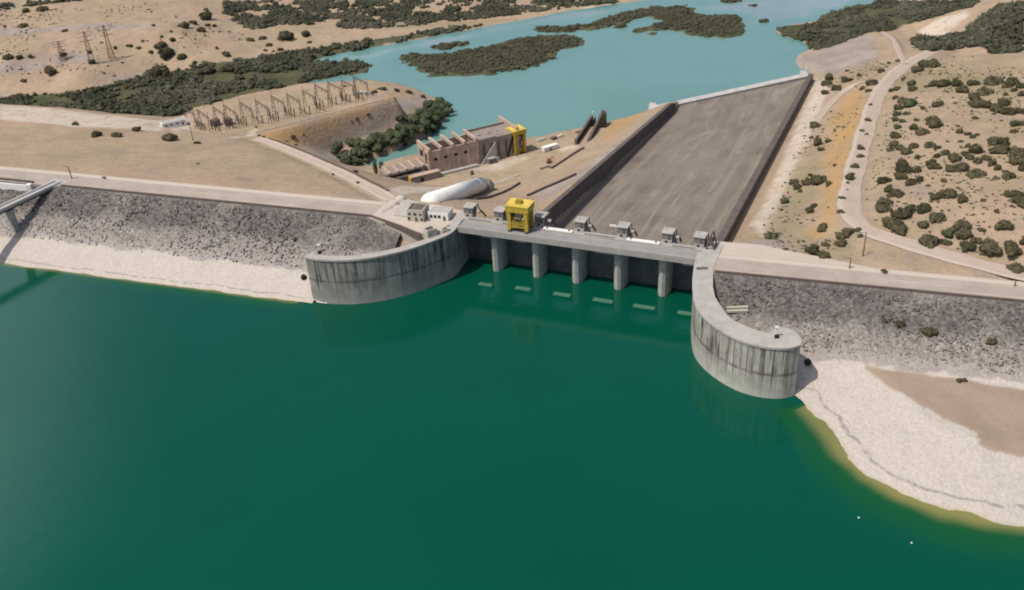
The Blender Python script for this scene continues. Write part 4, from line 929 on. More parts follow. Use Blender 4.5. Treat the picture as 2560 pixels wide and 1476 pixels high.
# ------------------------------------------------------------------ penstock
pa = at(1083, 503, 17.0); pe = at(1199, 462, -16.0)
t = thing('penstock', 'thick white penstock pipe sloping down to the powerhouse yard', 'pipe', tuple(pe)); off = np.array(pe)
pa2 = pa + (pa - pe) * .06
mk('pipe', MB().tube([pa2 - off, (0, 0, 0)], 4.4, 28), M['penstock'], t, True)
d = (pe - pa) / np.linalg.norm(pe - pa)
for k in (0.12, .5, .88): q = pa + (pe - pa) * k - off; mk('collar', MB().tube([q - d * .5, q + d * .5], 4.47, 28), M['penstock'], t)
ab = thing('anchor_block', 'grey concrete anchor block at the foot of the white penstock', 'concrete block', (pe[0] + d[0] * 4, pe[1] + d[1] * 4, ZP), math.atan2(d[1], d[0]))
mk('block', MB().prism([(-1, -5.5), (5, -6.5), (9, -2), (9, 6), (-1, 5.5)], 0, [16.5, 11, 8, 11, 17.5]), M['concrete'], ab)
mk('outlet', MB().tube([(0, -6.2, 3), (0, -6.9, 3)], 2.2, 14), M['dark'], ab)

# ------------------------------------------------------------------ powerhouse
pc = at(1078, 441, ZP); pr_ = at(1290, 388, ZP); e = (pr_ - pc)[:2]; PL = np.linalg.norm(e); e /= PL; PRZ = math.atan2(e[1], e[0])
ph = thing('powerhouse', 'long unfinished concrete powerhouse with open roof beams beside the tailrace', 'powerhouse', tuple(pc), PRZ)
L1_, DP, H1, H2 = PL * .56, 17.0, 17.0, 15.5
w_ = MB(); w_.box(0, L1_, 0, .8, 0, H1 - 1); w_.box(0, L1_, DP - .8, DP, -12, H1 - 2)
for k in range(6): x0 = L1_ * k / 5; w_.box(max(0, x0 - .6), min(L1_, x0 + .6) + .01, -.35, -.003, 0, H1 - 1.2)
mk('long_wall', w_, M['pink'], ph)
ew = MB(); ew.box(-.7, -.003, 0, DP, 0, 6.5); ew.box(-.7, -.003, 0, 2, 6.5, H1 - 1); ew.box(-.7, -.003, 6, 8, 6.5, H1 - 1); ew.box(-.7, -.003, DP - 3, DP, 6.5, H1 - 1); ew.box(-.7, -.003, 2, DP - 3, H1 - 3, H1 - 1); ew.box(-.7, -.003, 8, DP - 3, 6.5, 9)
mk('end_wall', ew, M['pink'], ph)
for k in range(5):
    x0 = 0.4 + (L1_ - 1.4) * k / 4; mk('roof_beam', MB().box(x0 - .75, x0 + .75, -.6, DP + 2.0, H1 - 1, H1 + .9), M['pink'], ph)
mk('floor', MB().box(.1, L1_ - .1, .9, DP - .9, .2, 5), M['ph_dark'], ph)
w_ = MB(); w_.box(L1_ + .01, PL + 1, -.2, DP + 1, -12, H2)
mk('service_block', w_, M['ph_dark'], ph)
mk('loading_dock', MB().box(3, L1_ - 2, -3.4, -.36, -.2, 1.3), M['concrete'], ph)
for k in range(4): mk('louvre', MB().box(3 + k * (L1_ - 6) / 4, 5.2 + k * (L1_ - 6) / 4, -.06, -.004, 9.5, 11.2), M['dark'], ph)
st_ = MB()
for k in range(12): st_.box(L1_ + 1 + k * .9, L1_ + 1.9 + k * .9, -1.6, -.51, 0, .4 + k * 1.1)
mk('outer_stair', st_, M['concrete'], ph)
mk('block_parapet', MB().box(L1_ + .01, L1_ + 13, -.5, .3, H2, H2 + 1.2), M['concrete'], ph)
mk('rear_parapet', MB().box(L1_ + .01, PL + 1, DP + .5, DP + 1.3, H2, H2 + 1.5), M['ph_dark'], ph)
mk('cross_wall', MB().box(PL + 1, PL + 2.4, -.5, DP + 9, -12, H2 + 3), M['pink'], ph)
for k in range(3): x0 = L1_ + 4 + k * 6.5; mk('roof_hatch', MB().box(x0, x0 + 1.6, 8, 9.4, H2, H2 + .9), M['concrete'], ph)
for k in range(5): x0 = L1_ + 3 + k * 5.2; mk('wall_recess', MB().box(x0, x0 + 1.7, -.27, -.203, 2, H2 - 3), M['dark_wall'], ph)
mk('dark_slot', MB().hexa([(PL - 7, -.5, 0), (PL - 5.5, -.5, 0), (PL - 5.5, -.203, 0), (PL - 7, -.203, 0), (PL - 1.6, -.5, H2), (PL - .1, -.5, H2), (PL - .1, -.203, H2), (PL - 1.6, -.203, H2)]), M['dark'], ph)
an = thing('annex_building', 'low ribbed concrete annex left of the powerhouse by the tailrace', 'building', tuple(pc + np.append(e * -1.5, 0)), PRZ)
mk('walls', MB().box(-27, 0, 3, 15, -10, 6.5), M['ph_dark'], an)
for k in range(5): mk('roof_rib', MB().box(-25 + k * 5.6, -23.6 + k * 5.6, 2.4, 15.6, 6.5, 7.7), M['pink'], an)
mk('side_bay', MB().box(-20, -1, .8, 2.997, 0, 3.6), M['dark_wall'], an)
mk('window_strip', MB().box(-24, -4, 2.93, 2.997, 3.9, 5.2), M['dark'], an)
lw = thing('low_shed', 'low brown shed with a yellow end in front of the powerhouse', 'shed', tuple(pc + np.append(e * -15 + np.array([e[1], -e[0]]) * 3.2, 0)), PRZ)
mk('body', MB().box(0, 19, -2, 2, 0, 4.2), M['ph_dark'], lw); mk('roof', MB().box(-.1, 19.2, -2.2, 2.2, 4.2, 4.6), M['pink'], lw); mk('yellow_end', MB().box(-.6, -.003, -2.1, 2.1, 0, 4.3), M['yellow'], lw); mk('door', MB().box(6, 8, -2.07, -2.003, 0, 3), M['dark'], lw)
g2 = at(1293, 381, ZP)
gantry('tall yellow gantry crane at the right end of the powerhouse', tuple(g2), PRZ + .1, 7.0, 7.5, 16.5, 1.6)
# guide walls of the bottom outlet
for (a, b, lab) in (((1437, 362), (1484, 303), 'dark triangular guide wall nearer the powerhouse'), ((1468, 362), (1511, 288), 'dark triangular guide wall nearer the chute')):
    p = at(*a, ZP); q = at(*b, -33); dd = (q - p)[:2]; ln = np.linalg.norm(dd); dd /= ln; nn = np.array([dd[1], -dd[0]])
    mb = MB().hexa([(*(p[:2]), -42), (*(p[:2] + nn * 1.6), -42), (*(q[:2] + nn * 1.6), -44), (*q[:2], -44), (*(p[:2]), -26.5), (*(p[:2] + nn * 1.6), -26.5), (*(q[:2] + nn * 1.6), -30), (*q[:2], -30)])
    mb.hexa([(*(p[:2] - dd * .3), -30), (*(p[:2] + nn * 1.6 - dd * .3), -30), (*(p[:2] + dd * ln * .85 + nn * 1.6), -30), (*(p[:2] + dd * ln * .85), -30), (*(p[:2] - dd * .3), -26.45), (*(p[:2] + nn * 1.6 - dd * .3), -26.45), (*(p[:2] + dd * ln * .85 + nn * 1.6), -25.5), (*(p[:2] + dd * ln * .85), -25.5)])
    tag(mk('guide_wall', mb, M['dark_wall']), lab, 'guide wall', 'guide walls by the river')
p = at(1482, 303, -30); mt = thing('mast', 'thin white mast at the tip of the dark guide walls', 'mast', tuple(p)); mk('pole', MB().tube([(0, 0, -4), (0, 0, 6.5)], [.35, .2], 8), M['white'], mt); mk('lamp', MB().box(-.5, .5, -.3, .3, 6.5, 6.9), M['white'], mt)

# ------------------------------------------------------------------ yard clutter
def rot_to(p, q): return math.atan2(q[1] - p[1], q[0] - p[0])
p = at(1375, 375, ZP); b = thing('site_container', 'long white site container on the powerhouse yard', 'container', tuple(p), PRZ + .1)
mk('body', MB().box(-5.5, 5.5, -1.6, 1.6, .35, 2.9), M['white'], b); mk('roof', MB().box(-5.7, 5.7, -1.8, 1.8, 2.9, 3.1), M['white'], b); mk('door', MB().box(-1, .2, -1.66, -1.603, .4, 2.4), M['dark_wall'], b); mk('skid', MB().box(-5, 5, -1.2, 1.2, 0, .35), M['dark'], b)
p = at(1373, 408, ZP); b = thing('small_excavator', 'small orange site machine standing alone on the yard', 'site machine', tuple(p), .4)
mk('track', MB().box(-1.4, 1.4, -1.3, -.6, 0, .8), M['tyre'], b); mk('track', MB().box(-1.4, 1.4, .6, 1.3, 0, .8), M['tyre'], b); mk('cab', MB().box(-1.2, .9, -1.1, 1.1, .8, 3.1), M['rust_box'], b); mk('boom', MB().bar((.8, 0, 1.6), (2.2, 0, 4.2), .35).bar((2.2, 0, 4.2), (3.6, 0, 2.0), .3), M['rust_box'], b)
p = at(1228, 408, ZP); b = thing('control_kiosk', 'small grey kiosk block at the foot of the powerhouse wall', 'kiosk', tuple(p), PRZ)
mk('body', MB().box(-2.2, 2.2, -1.5, 1.5, 0, 3.4), M['grey_steel'], b); mk('roof', MB().box(-2.5, 2.5, -1.8, 1.8, 3.4, 3.7), M['concrete'], b); mk('door', MB().box(-.5, .5, -1.57, -1.503, 0, 2.2), M['dark'], b)
p = at(1243, 402, ZP); b = thing('transformer', 'pale grey transformer beside the small kiosk', 'transformer', tuple(p), PRZ)
mk('tank', MB().box(-1.3, 1.3, -1, 1, .4, 2.6), M['concrete'], b); mk('plinth', MB().box(-1.8, 1.8, -1.4, 1.4, 0, .4), M['concrete'], b)
for k in (-.8, 0, .8): mk('bushing', MB().tube([(k, 0, 2.6), (k, 0, 3.6)], .18, 8), M['rust'], b)
for (q, lab, sz, mt_) in (((1352, 350), 'flat grey slab stack near the river edge of the yard', (4, 2, .9), 'concrete'), ((1385, 348), 'brown crate pile near the river edge of the yard', (2.2, 1.6, 1.6), 'rust'), ((1400, 342), 'pale block pile near the dark guide walls', (2.6, 1.6, 1.2), 'cream'), ((1450, 330), 'dark slab at the water edge beside the guide walls', (3.2, 1.4, .8), 'dark_wall'), ((1180, 437), 'small brown cabinet on the yard below the powerhouse', (.9, .7, 2.6), 'rust'), ((1280, 446), 'long pale concrete beam lying beside the anchor block', (7, .6, .9), 'cream')):
    p = at(*q, ZP); b = thing('material_stack', lab, 'material stack', tuple(p), PRZ + .15)
    mk('lower_layer', MB().box(-sz[0], sz[0], -sz[1], sz[1], 0, sz[2] * .55), M[mt_], b); mk('upper_layer', MB().box(-sz[0] * .8, sz[0] * .85, -sz[1] * .8, sz[1] * .75, sz[2] * .55, sz[2]), M[mt_], b)
# kerb lines on the bank beside the chute
for L, lab in (([(1318, 492), (1440, 438)], 'long dark kerb wall on the bank nearest the chute'), ([(1190, 500), (1300, 460)], 'dark kerb wall on the bank right of the penstock'), ([(1352, 424), (1380, 422), (1460, 372)], 'thin brown kerb round the right edge of the yard'), ([(1225, 462), (1290, 450)], 'short pale kerb behind the anchor block')):
    pts = [hit(*q) for q in L]; P_ = []
    for i in range(len(pts) - 1): P_ += [pts[i] + (pts[i + 1] - pts[i]) * k / 12 for k in range(12)]
    P_.append(pts[-1]); P_ = [(q[0], q[1], float(gz(q[0], q[1]))) for q in P_]
    tag(mk('kerb_wall', MB().strip_box(P_, .9, -1, 1.3), M['parapet'] if 'pale' not in lab else M['cream']), lab, 'kerb wall')

# ------------------------------------------------------------------ buildings on the left forecourt
def house(name, label, cat, p, rz, W, D, Hh, mat, parapet=0.8, wins=(), door=None):
    b = thing(name, label, cat, tuple(p), rz)
    mk('walls', MB().box(-W / 2, W / 2, -D / 2, D / 2, -2, Hh), mat, b)
    pr = MB(); pr.box(-W / 2, W / 2, -D / 2, -D / 2 + .4, Hh, Hh + parapet); pr.box(-W / 2, W / 2, D / 2 - .4, D / 2, Hh, Hh + parapet); pr.box(-W / 2, -W / 2 + .4, -D / 2 + .4, D / 2 - .4, Hh, Hh + parapet); pr.box(W / 2 - .4, W / 2, -D / 2 + .4, D / 2 - .4, Hh, Hh + parapet)
    if parapet: mk('parapet', pr, mat, b)
    mk('roof', MB().box(-W / 2 + .41, W / 2 - .41, -D / 2 + .41, D / 2 - .41, Hh + .005, Hh + .15), M['parapet'] if parapet else M['concrete'], b)
    for (x0, z0, w, h) in wins:
        f_ = mk('window', MB().box(x0 - w / 2 - .1, x0 + w / 2 + .1, -D / 2 - .08, -D / 2 - .003, z0 - .1, z0 + h + .1), M['concrete'], b)
        mk('pane', MB().box(x0 - w / 2, x0 + w / 2, -D / 2 - .12, -D / 2 - .083, z0, z0 + h), M['glass'], f_)
    if door: mk('door', MB().box(door - .6, door + .6, -D / 2 - .08, -D / 2 - .003, 0, 2.2), M['dark_wall'], b)
    return b
p = at(1047, 545, ZC); house('control_building', 'cream two storey control building with flat roof at the left end of the bridge', 'building', p, -.30, 7.6, 8.0, 4.9, M['cream'], .8, ((-2.6, 3.2, 1.0, 1.0), (0, 3.2, 1.2, 1.1), (2.6, 3.2, .9, 1.0), (-3, .8, 1.1, 1.3), (3, .8, .9, 1.2)), .4)
p = at(1102, 543, ZC); house('gate_office', 'low white building with three dark windows beside the bridge end', 'building', p, -.30, 9.5, 7, 3.6, M['white'], 0, ((-3.2, 1.2, 1.2, 1.3), (-1.3, 1.2, 1.2, 1.3), (.6, 1.2, 1.2, 1.3)), 3.0)
p = at(1076, 596, ZC); house('wall_hut', 'small pale hut with a sunken dark roof on the left wing wall', 'hut', p + np.array([0, 2.2, 0.2]), .55, 4.6, 4.0, 2.6, M['cream'], .9, ((-.9, 1.0, .5, .7),))
p = at(1112, 584, ZC); b = thing('wall_box', 'low pale box beside the hut on the left wing wall', 'box', tuple(p + np.array([0, 1.5, .25])), .6); mk('body', MB().box(-2, 2, -1.1, 1.1, 0, 1.2), M['cream'], b); mk('lid', MB().box(-1.2, 1.0, -.7, .7, 1.2, 1.4), M['dark_wall'], b)
p = at(1003, 507, ZC); b = thing('white_tank', 'bright white rounded tank left of the cream control building', 'tank', tuple(p))
mk('shell', MB().tube([(0, 0, 0), (0, 0, 2.2), (0, 0, 3.2), (0, 0, 3.7)], [2.6, 2.5, 1.8, .5], 20), M['cream'], b, True); mk('pipe', MB().tube([(2.5, -2, .6), (4.5, -3, .6)], .35, 8), M['white'], b)
fl = [(955, 532), (975, 522), (990, 508), (1005, 500)]
b = thing('railing', 'white railing beside the forecourt left of the control building', 'railing', tuple(at(975, 522, ZC))); o3 = at(975, 522, ZC)
P_ = [at(*q, ZC) - o3 for q in fl]; r_ = MB()
for i in range(3):
    for z in (.6, 1.1): r_.bar(P_[i] + [0, 0, z], P_[i + 1] + [0, 0, z], .14)
mk('rail', r_, M['white'], b)
for i in range(3):
    for k in range(4): q = P_[i] + (P_[i + 1] - P_[i]) * k / 4; mk('post', MB().box(q[0] - .1, q[0] + .1, q[1] - .1, q[1] + .1, -.3, 1.15), M['white'], b)
# rubbly concrete retaining panel between tank and building
rp = [at(*q, ZC) for q in ((985, 540), (1005, 512), (1025, 510), (1030, 545))]
b = tag(mk('loading_ramp', MB().prism([q[:2] for q in rp], ZC - .5, [ZC + .3, ZC + 2.2, ZC + 2.4, ZC + .6]), M['concrete']), 'sloping pale concrete ramp left of the control building', 'ramp')
# access road guard wall
gl = [q for q in ACCESS[4:]]
def side(L, off):
    r = []
    for i, p in enumerate(L):
        d = L[min(i + 1, len(L) - 1)][:2] - L[max(i - 1, 0)][:2]; d /= np.linalg.norm(d); q = p[:2] + np.array([-d[1], d[0]]) * off; r.append((q[0], q[1], p[2]))
    return r
tag(mk('guard_wall', MB().strip_box(side(ACCESS[5:], -3.4), .9, -.8, 1.0), M['cream']), 'cream guard wall along the access road to the switchyard', 'guard wall')
tag(mk('guard_wall', MB().strip_box(side(ACCESS[3:-4], 4.6), .6, -1.0, .6), M['parapet']), 'thin brown kerb wall on the far side of the access road', 'guard wall')

# ------------------------------------------------------------------ small things on walls and beaches
for (q, z, lab) in (((760, 698), None, 'round black float lying on the white beach by the left wing wall'), ((2019, 911), None, 'round black float lying on the white beach by the right wing wall')):
    p = hit(*q); b = thing('float', lab, 'float', tuple(p), 0, 'black floats on the beaches')
    rows = [[(1.3 * math.cos(a) * math.sin(f_), 1.3 * math.sin(a) * math.sin(f_), .9 + 1.3 * math.cos(f_)) for a in np.linspace(0, 2 * math.pi, 14, False)] for f_ in np.linspace(.15, math.pi - .15, 9)]
    mk('shell', MB().quad_strip(rows, True), M['tyre'], b, True); mk('ring', MB().tube([(0, 0, 2.1), (0, 0, 2.5)], .3, 8), M['rust'], b)
for (q, lab) in (((806, 636), 'small white lamp post with a dark box on the left wing wall end'), ((1940, 842), 'small white lamp post with a dark box on the right wing wall end')):
    p = at(*q, ZC + .25); b = thing('marker_post', lab, 'marker post', tuple(p), 0, 'marker posts on the wing wall ends')
    if 'left' in lab: p = hit(800, 632); b.location = tuple(p)
    mk('post', MB().tube([(0, 0, 0), (0, 0, 3.4)], .28, 8), M['white'], b); mk('lamp', MB().box(-.6, .6, -.4, .4, 3.4, 4.1), M['white'], b); mk('cabinet', MB().box(-.7, .7, -1.2, -.4, 0, 1.2), M['dark'], b)
for k, lab in ((0, 'upper of two cream beams lying on the rocks behind the right wing wall'), (1, 'lower of two cream beams lying on the rocks behind the right wing wall')):
    p = hit(1843, 773 + k * 9); b = thing('concrete_beam', lab, 'concrete beam', (p[0], p[1], p[2] + .2), -.05, 'two beams on the rocks')
    mk('beam', MB().box(-4.0, 4.0, -.5, .5, 0, .9), M['cream'], b)
    for sx in (-3, 3): mk('support_block', MB().box(sx - .4, sx + .4, -.5, .5, -1.2, -.003), M['dark_wall'], b)
for (q, lab) in (((2147, 1295), 'white float on the water, nearer the middle of the reservoir'), ((2279, 1358), 'white float on the water near the lower right corner')):
    p = at(*q, 0); b = thing('buoy', lab, 'buoy', tuple(p), 0, 'tiny white floats on the reservoir')
    mk('body', MB().tube([(0, 0, -.2), (0, 0, .15), (0, 0, .4)], [.3, .3, .15], 8), M['white'], b); mk('ring', MB().tube([(0, 0, .4), (0, 0, .6)], .1, 6), M['dark'], b)

M['float'] = plain('pale_green_dash', (0.07, 0.165, 0.11), .25, .6, .5)  # plain pale green tone of the dash boxes
for i, (x, y, w) in enumerate(((1213, 712, 34), (1307, 722, 38), (1405, 737, 42), (1507, 752, 48), (1610, 768, 52), (1716, 784, 42))):  # flat boxes added as stand-ins for the pale dashes before the gates
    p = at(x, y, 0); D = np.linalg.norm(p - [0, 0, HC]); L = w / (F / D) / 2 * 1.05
    b = thing('pale_dash', 'pale green flat dash on the water before the %s bay from the left' % ORD[i], 'floating boom', (p[0], p[1], 0), BRZ, 'pale dashes before the gates')
    mk('dash_slab', MB().box(-L, L, -1.3, 1.3, -.4, .12), M['float'], b)
    for sx in (-.5, .5): mk('dash_strip', MB().box(L * sx - L * .42, L * sx + L * .42, -.9, .9, .123, .2), M['float'], b)

# ------------------------------------------------------------------ poles, pylons, switchyard
def pole(q, hgt, lab, grp='lamp posts', arm=True, mat='rust'):
    p = hit(*q) if not isinstance(q, np.ndarray) else q
    b = thing('lamp_post', lab, 'lamp post', tuple(p), 0, grp)
    mk('pole', MB().tube([(0, 0, -.5), (0, 0, hgt)], [.32, .2], 8), M[mat], b)
    if arm: mk('arm', MB().bar((0, 0, hgt - .2), (-1.8, 0, hgt + .2), .18), M[mat], b); mk('lamp', MB().box(-2.5, -1.6, -.25, .25, hgt + .05, hgt + .3), M['grey_steel'], b)
    return b
pole((2157, 641), 10.5, 'tall thin brown lamp post by the bend of the dirt road')
pole((2123, 677), 5.5, 'short brown lamp post on the edge of the right crest road')
pole(at(180, 448, ZC), 7.0, 'lamp post on the far edge of the left crest road', mat='parapet')
pole((483, 352), 10, 'grey lamp post on the berm in front of the switchyard', mat='grey_steel')
pole((409, 296), 17, 'tall pale mast left of the switchyard', mat='grey_steel', arm=False)
pole((511, 268), 17, 'tall pale mast behind the left half of the switchyard', mat='grey_steel', arm=False)
pole((2535, 722), 4, 'short post beside the right crest road near the picture edge', arm=False)
for (x0, lab) in ((262, 'small brown sign post on the left crest road shoulder'), ):
    p = at(x0, 449, ZC); b = thing('sign_post', lab, 'sign post', tuple(p)); mk('post', MB().box(-.2, .2, -.2, .2, 0, 1.6), M['rust'], b); mk('plate', MB().box(-1, 1, -.3, -.2, .7, 1.7), M['rust'], b)

def lattice(t, name, H_, wb, wt, mat, n=8, r=.28):
    mb = MB(); prev = None
    for i in range(n + 1):
        k = i / n; w = (wb * (1 - k) + wt * k) / 2; z = H_ * k; c = [(-w, -w, z), (w, -w, z), (w, w, z), (-w, w, z)]
        if prev:
            for j in range(4): mb.bar(prev[j], c[j], r); mb.bar(prev[j], c[(j + 1) % 4], r * .6)
            for j in range(4): mb.bar(c[j], c[(j + 1) % 4], r * .6)
        prev = c
    return mk(name, mb, M[mat], t)
def pylon(q, H_, lab):
    p = hit(*q); t = thing('transmission_pylon', lab, 'pylon', (p[0], p[1], p[2] - .5), .5, 'lattice pylons on the far left slope')
    lattice(t, 'tower', H_, 5.0, 1.1, 'rust', 9, .26)
    for z in (H_ * .72, H_ * .85, H_ * .97): mk('cross_arm', MB().bar((-5.5, 0, z), (5.5, 0, z), .3, .35), M['rust'], t)
    return t
pylon((232, 160), 29, 'middle brown lattice pylon on the far left slope')
pylon((281, 149), 31, 'tallest brown lattice pylon, rightmost on the far left slope')
pylon((158, 150), 17, 'short faint lattice pylon, leftmost on the far left slope')

ydir = (xy(985, 243, ZS) - xy(650, 336, ZS)); ydir /= np.linalg.norm(ydir); YRZ = math.atan2(ydir[1], ydir[0])
def portal():
    t = thing('switchyard_gantry', '', 'switchyard gantry', (0, 0, 0), YRZ, 'portal gantries of the switchyard')
    for y in (0, 20.0):
        m_ = MB()
        for sx in (-1, 1): m_.bar((sx * 1.1, y, -.3), (sx * .25, y, 11.5), .27)
        for z in (2.5, 5, 7.5): m_.bar((-1.1 + .07 * z, y, z), (1.1 - .07 * z, y, z + 1.6), .2)
        mk('column', m_, M['rust'], t)
        mk('peak', MB().bar((0, y, 11.4), (0, y, 15.0), .2), M['rust'], t)
    bm_ = MB(); bm_.bar((-.4, 0, 11.0), (-.4, 20, 11.0), .18); bm_.bar((.4, 0, 11.0), (.4, 20, 11.0), .18); bm_.bar((0, 0, 11.8), (0, 20, 11.8), .18)
    for k in range(10): bm_.bar((-.4, k * 2, 11), (.4, k * 2 + 2, 11.0), .16); bm_.bar((0, k * 2, 11.8), (.4, k * 2 + 2, 11.0), .16)
    mk('beam', bm_, M['rust'], t)
    for k in (4, 10, 16): mk('insulator', MB().tube([(0, k, 10.8), (0, k, 8.8)], .22, 6), M['rust'], t)
    return t
gp = [(494, 326), (529, 334), (569, 327), (596, 322), (636, 314), (676, 310), (716, 298), (755, 293), (795, 284), (825, 268), (858, 262), (893, 257), (922, 247)]
g0 = portal()
for i, q in enumerate(gp):
    p = at(*q, ZS); g = g0 if i == 0 else copy_tree(g0)
    g.location = (p[0], p[1], ZS); g['label'] = 'brown steel portal gantry in the switchyard, %s from the left' % ORD[i]
def post_eq():
    t = thing('switchgear_post', '', 'switchgear', (0, 0, 0), YRZ, 'switchgear posts between the gantries')
    mk('stand', MB().box(-.25, .25, -.25, .25, -.2, 2.4), M['rust'], t); mk('insulator', MB().tube([(0, 0, 2.4), (0, 0, 3.2), (0, 0, 4.6)], [.3, .42, .25], 7), M['rust'], t); mk('head', MB().box(-.7, .7, -.3, .3, 4.6, 5.1), M['grey_steel'], t)
    return t
random.seed(4)
eqp = []
for i, q in enumerate(gp[:-1]):
    a = at(*q, ZS)[:2]; b = at(*gp[i + 1], ZS)[:2]; n = np.array([-ydir[1], ydir[0]])
    for k, o in ((.35, 3), (.35, 8), (.65, 3), (.65, 8), (.5, 14)):
        if (i in (4, 7, 9)) and o > 5: continue
        eqp.append((i, a + (b - a) * k + n * (o + random.uniform(-.6, .6))))
e0 = post_eq(); cnt = {}
for j, (i, p) in enumerate(eqp):
    o = e0 if j == 0 else copy_tree(e0); o.location = (p[0], p[1], ZS); cnt[i] = cnt.get(i, 0) + 1
    o['label'] = 'switchgear post between the %s and %s gantry, %s of that bay' % (ORD[i], ORD[i + 1], ORD[cnt[i] - 1])
for (q, lab, m_) in (((572, 312), 'large dark transformer between the third and fourth switchyard gantry', 'rust'), ((541, 314), 'smaller dark transformer left of the large one in the switchyard', 'dark_wall')):
    p = at(*q, ZS); b = thing('transformer', lab, 'transformer', tuple(p), YRZ); mk('tank', MB().box(-2.6, 2.6, -1.8, 1.8, .3, 4.2), M[m_], b); mk('radiator', MB().box(-2.2, 2.2, -2.7, -1.803, .6, 3.6), M[m_], b); mk('plinth', MB().box(-3.4, 3.4, -3, 2.6, -.2, .3), M['concrete'], b)
    for k in (-1.5, 0, 1.5): mk('bushing', MB().tube([(k, 0, 4.2), (k, 0, 5.8)], [.3, .15], 7), M['rust'], b)
p = at(432, 318, -13); house('relay_building', 'long white flat roofed relay building at the left end of the switchyard', 'building', p + np.array([0, 3, .3]), YRZ - .1, 16, 7, 3.4, M['white'], 0, ((-5.5, 1.2, 1.2, 1.1), (-2, 1.2, 1.2, 1.1), (2, 1.2, 1.2, 1.1)), 5.5)
p = at(920, 240, ZS); house('store_shed', 'small pale pink shed at the right tip of the switchyard', 'shed', p + np.array([-3, 3, 0]), YRZ - .75, 11, 3.5, 2.6, M['cream'], 0, ((-2, 1.0, 1.0, .9),), 2)
# perimeter fence
fp = [at(*q, ZS) for q in ((430, 334), (530, 346), (640, 334), (668, 326), (990, 242))]
b = thing('perimeter_fence', 'low pale perimeter fence along the near edge of the switchyard', 'fence', tuple(fp[0])); o3 = fp[0]
fm = MB()
for i in range(4):
    n = int(np.linalg.norm(fp[i + 1] - fp[i]) / 6)
    for k in range(n): q = fp[i] + (fp[i + 1] - fp[i]) * k / n - o3; z_ = float(gz(q[0] + o3[0], q[1] + o3[1])) - ZS; fm.box(q[0] - .12, q[0] + .12, q[1] - .12, q[1] + .12, z_ - .5, z_ + 1.8)
mk('posts', fm, M['cream'], b)
P_ = []
for i in range(4):
    for k in range(10): q = fp[i] + (fp[i + 1] - fp[i]) * k / 10; P_.append((q[0] - o3[0], q[1] - o3[1], float(gz(q[0], q[1])) - ZS))
mk('base_wall', MB().strip_box(P_, .4, -.5, .45), M['cream'], b)

# ------------------------------------------------------------------ vegetation
def ico(sub):
    import bmesh
    bm = bmesh.new(); bmesh.ops.create_icosphere(bm, subdivisions=sub, radius=1.0)
    v = np.array([q.co[:] for q in bm.verts]); f = np.array([[q.index for q in p.verts] for p in bm.faces]); bm.free(); return v, f
ICO2, ICO1 = ico(2), ico(1)
def crown_arrays(rng, lumps, leaves, base, flat=.75, spread=.55, lr=(.38, .62), leaf=.16, jit=.22):
    V = []; Fc = []; n = 0; cs = []
    for i in range(lumps):
        a = rng.uniform(0, 2 * math.pi); r = spread * math.sqrt(rng.uniform(0, 1)) if i else 0
        R_ = rng.uniform(*lr); c = np.array([r * math.cos(a), r * math.sin(a), flat * (0.35 + rng.uniform(0, .45) * (1 - r * .6))])
        v = base[0] * R_ * (1 + jit * rng.standard_normal((len(base[0]), 1)).clip(-2, 2)) * [1, 1, .85] + c
        v[:, 2] = np.maximum(v[:, 2], -.02)
        V.append(v); Fc.append(base[1] + n); n += len(v); cs.append((c, R_))
    for k in range(leaves):
        c, R_ = cs[rng.integers(len(cs))]; d = rng.standard_normal(3); d /= np.linalg.norm(d)
        if d[2] < -.3: d[2] *= -1
        p = c + d * R_ * rng.uniform(.85, 1.42) * [1, 1, .85]; p[2] = max(p[2], .02)
        t1 = rng.standard_normal(3); t1 /= np.linalg.norm(t1); t2 = np.cross(t1, d + .01); t2 /= np.linalg.norm(t2) + 1e-9; s = leaf * rng.uniform(.6, 1.3)
        V.append(np.array([p - t1 * s, p + t2 * s * .8, p + t1 * s])); Fc.append(np.array([[n, n + 1, n + 2]])); n += 3
    return np.vstack(V), np.vstack(Fc)
def tri_mesh(name, V, Fc, attr=None):
    me = bpy.data.meshes.new(name); me.vertices.add(len(V)); me.vertices.foreach_set('co', V.astype(np.float32).ravel())
    me.loops.add(len(Fc) * 3); me.loops.foreach_set('vertex_index', Fc.astype(np.int32).ravel())
    me.polygons.add(len(Fc)); me.polygons.foreach_set('loop_start', np.arange(0, len(Fc) * 3, 3, dtype=np.int32)); me.update(calc_edges=True)
    if attr is not None: a = me.attributes.new('rnd', 'FLOAT', 'POINT'); a.data.foreach_set('value', attr.astype(np.float32))
    return me
rng = np.random.default_rng(12)
BUSH = [tri_mesh('bush', *crown_arrays(rng, int(rng.integers(6, 11)), 420, ICO2, rng.uniform(.55, .8), spread=.68, lr=(.24, .46), leaf=.13, jit=.3)) for _ in range(9)]
for me in BUSH: me.materials.append(M['leaf'])
BUSH_G = []
for me in BUSH[:5]:
    m2 = me.copy(); m2.materials.clear(); m2.materials.append(M['leaf_green']); BUSH_G.append(m2)
TREE_C = [tri_mesh('crown', *crown_arrays(rng, 9, 320, ICO2, 1.0, .6, (.34, .56))) for _ in range(4)]
for me in TREE_C: me.materials.append(M['leaf_green'])

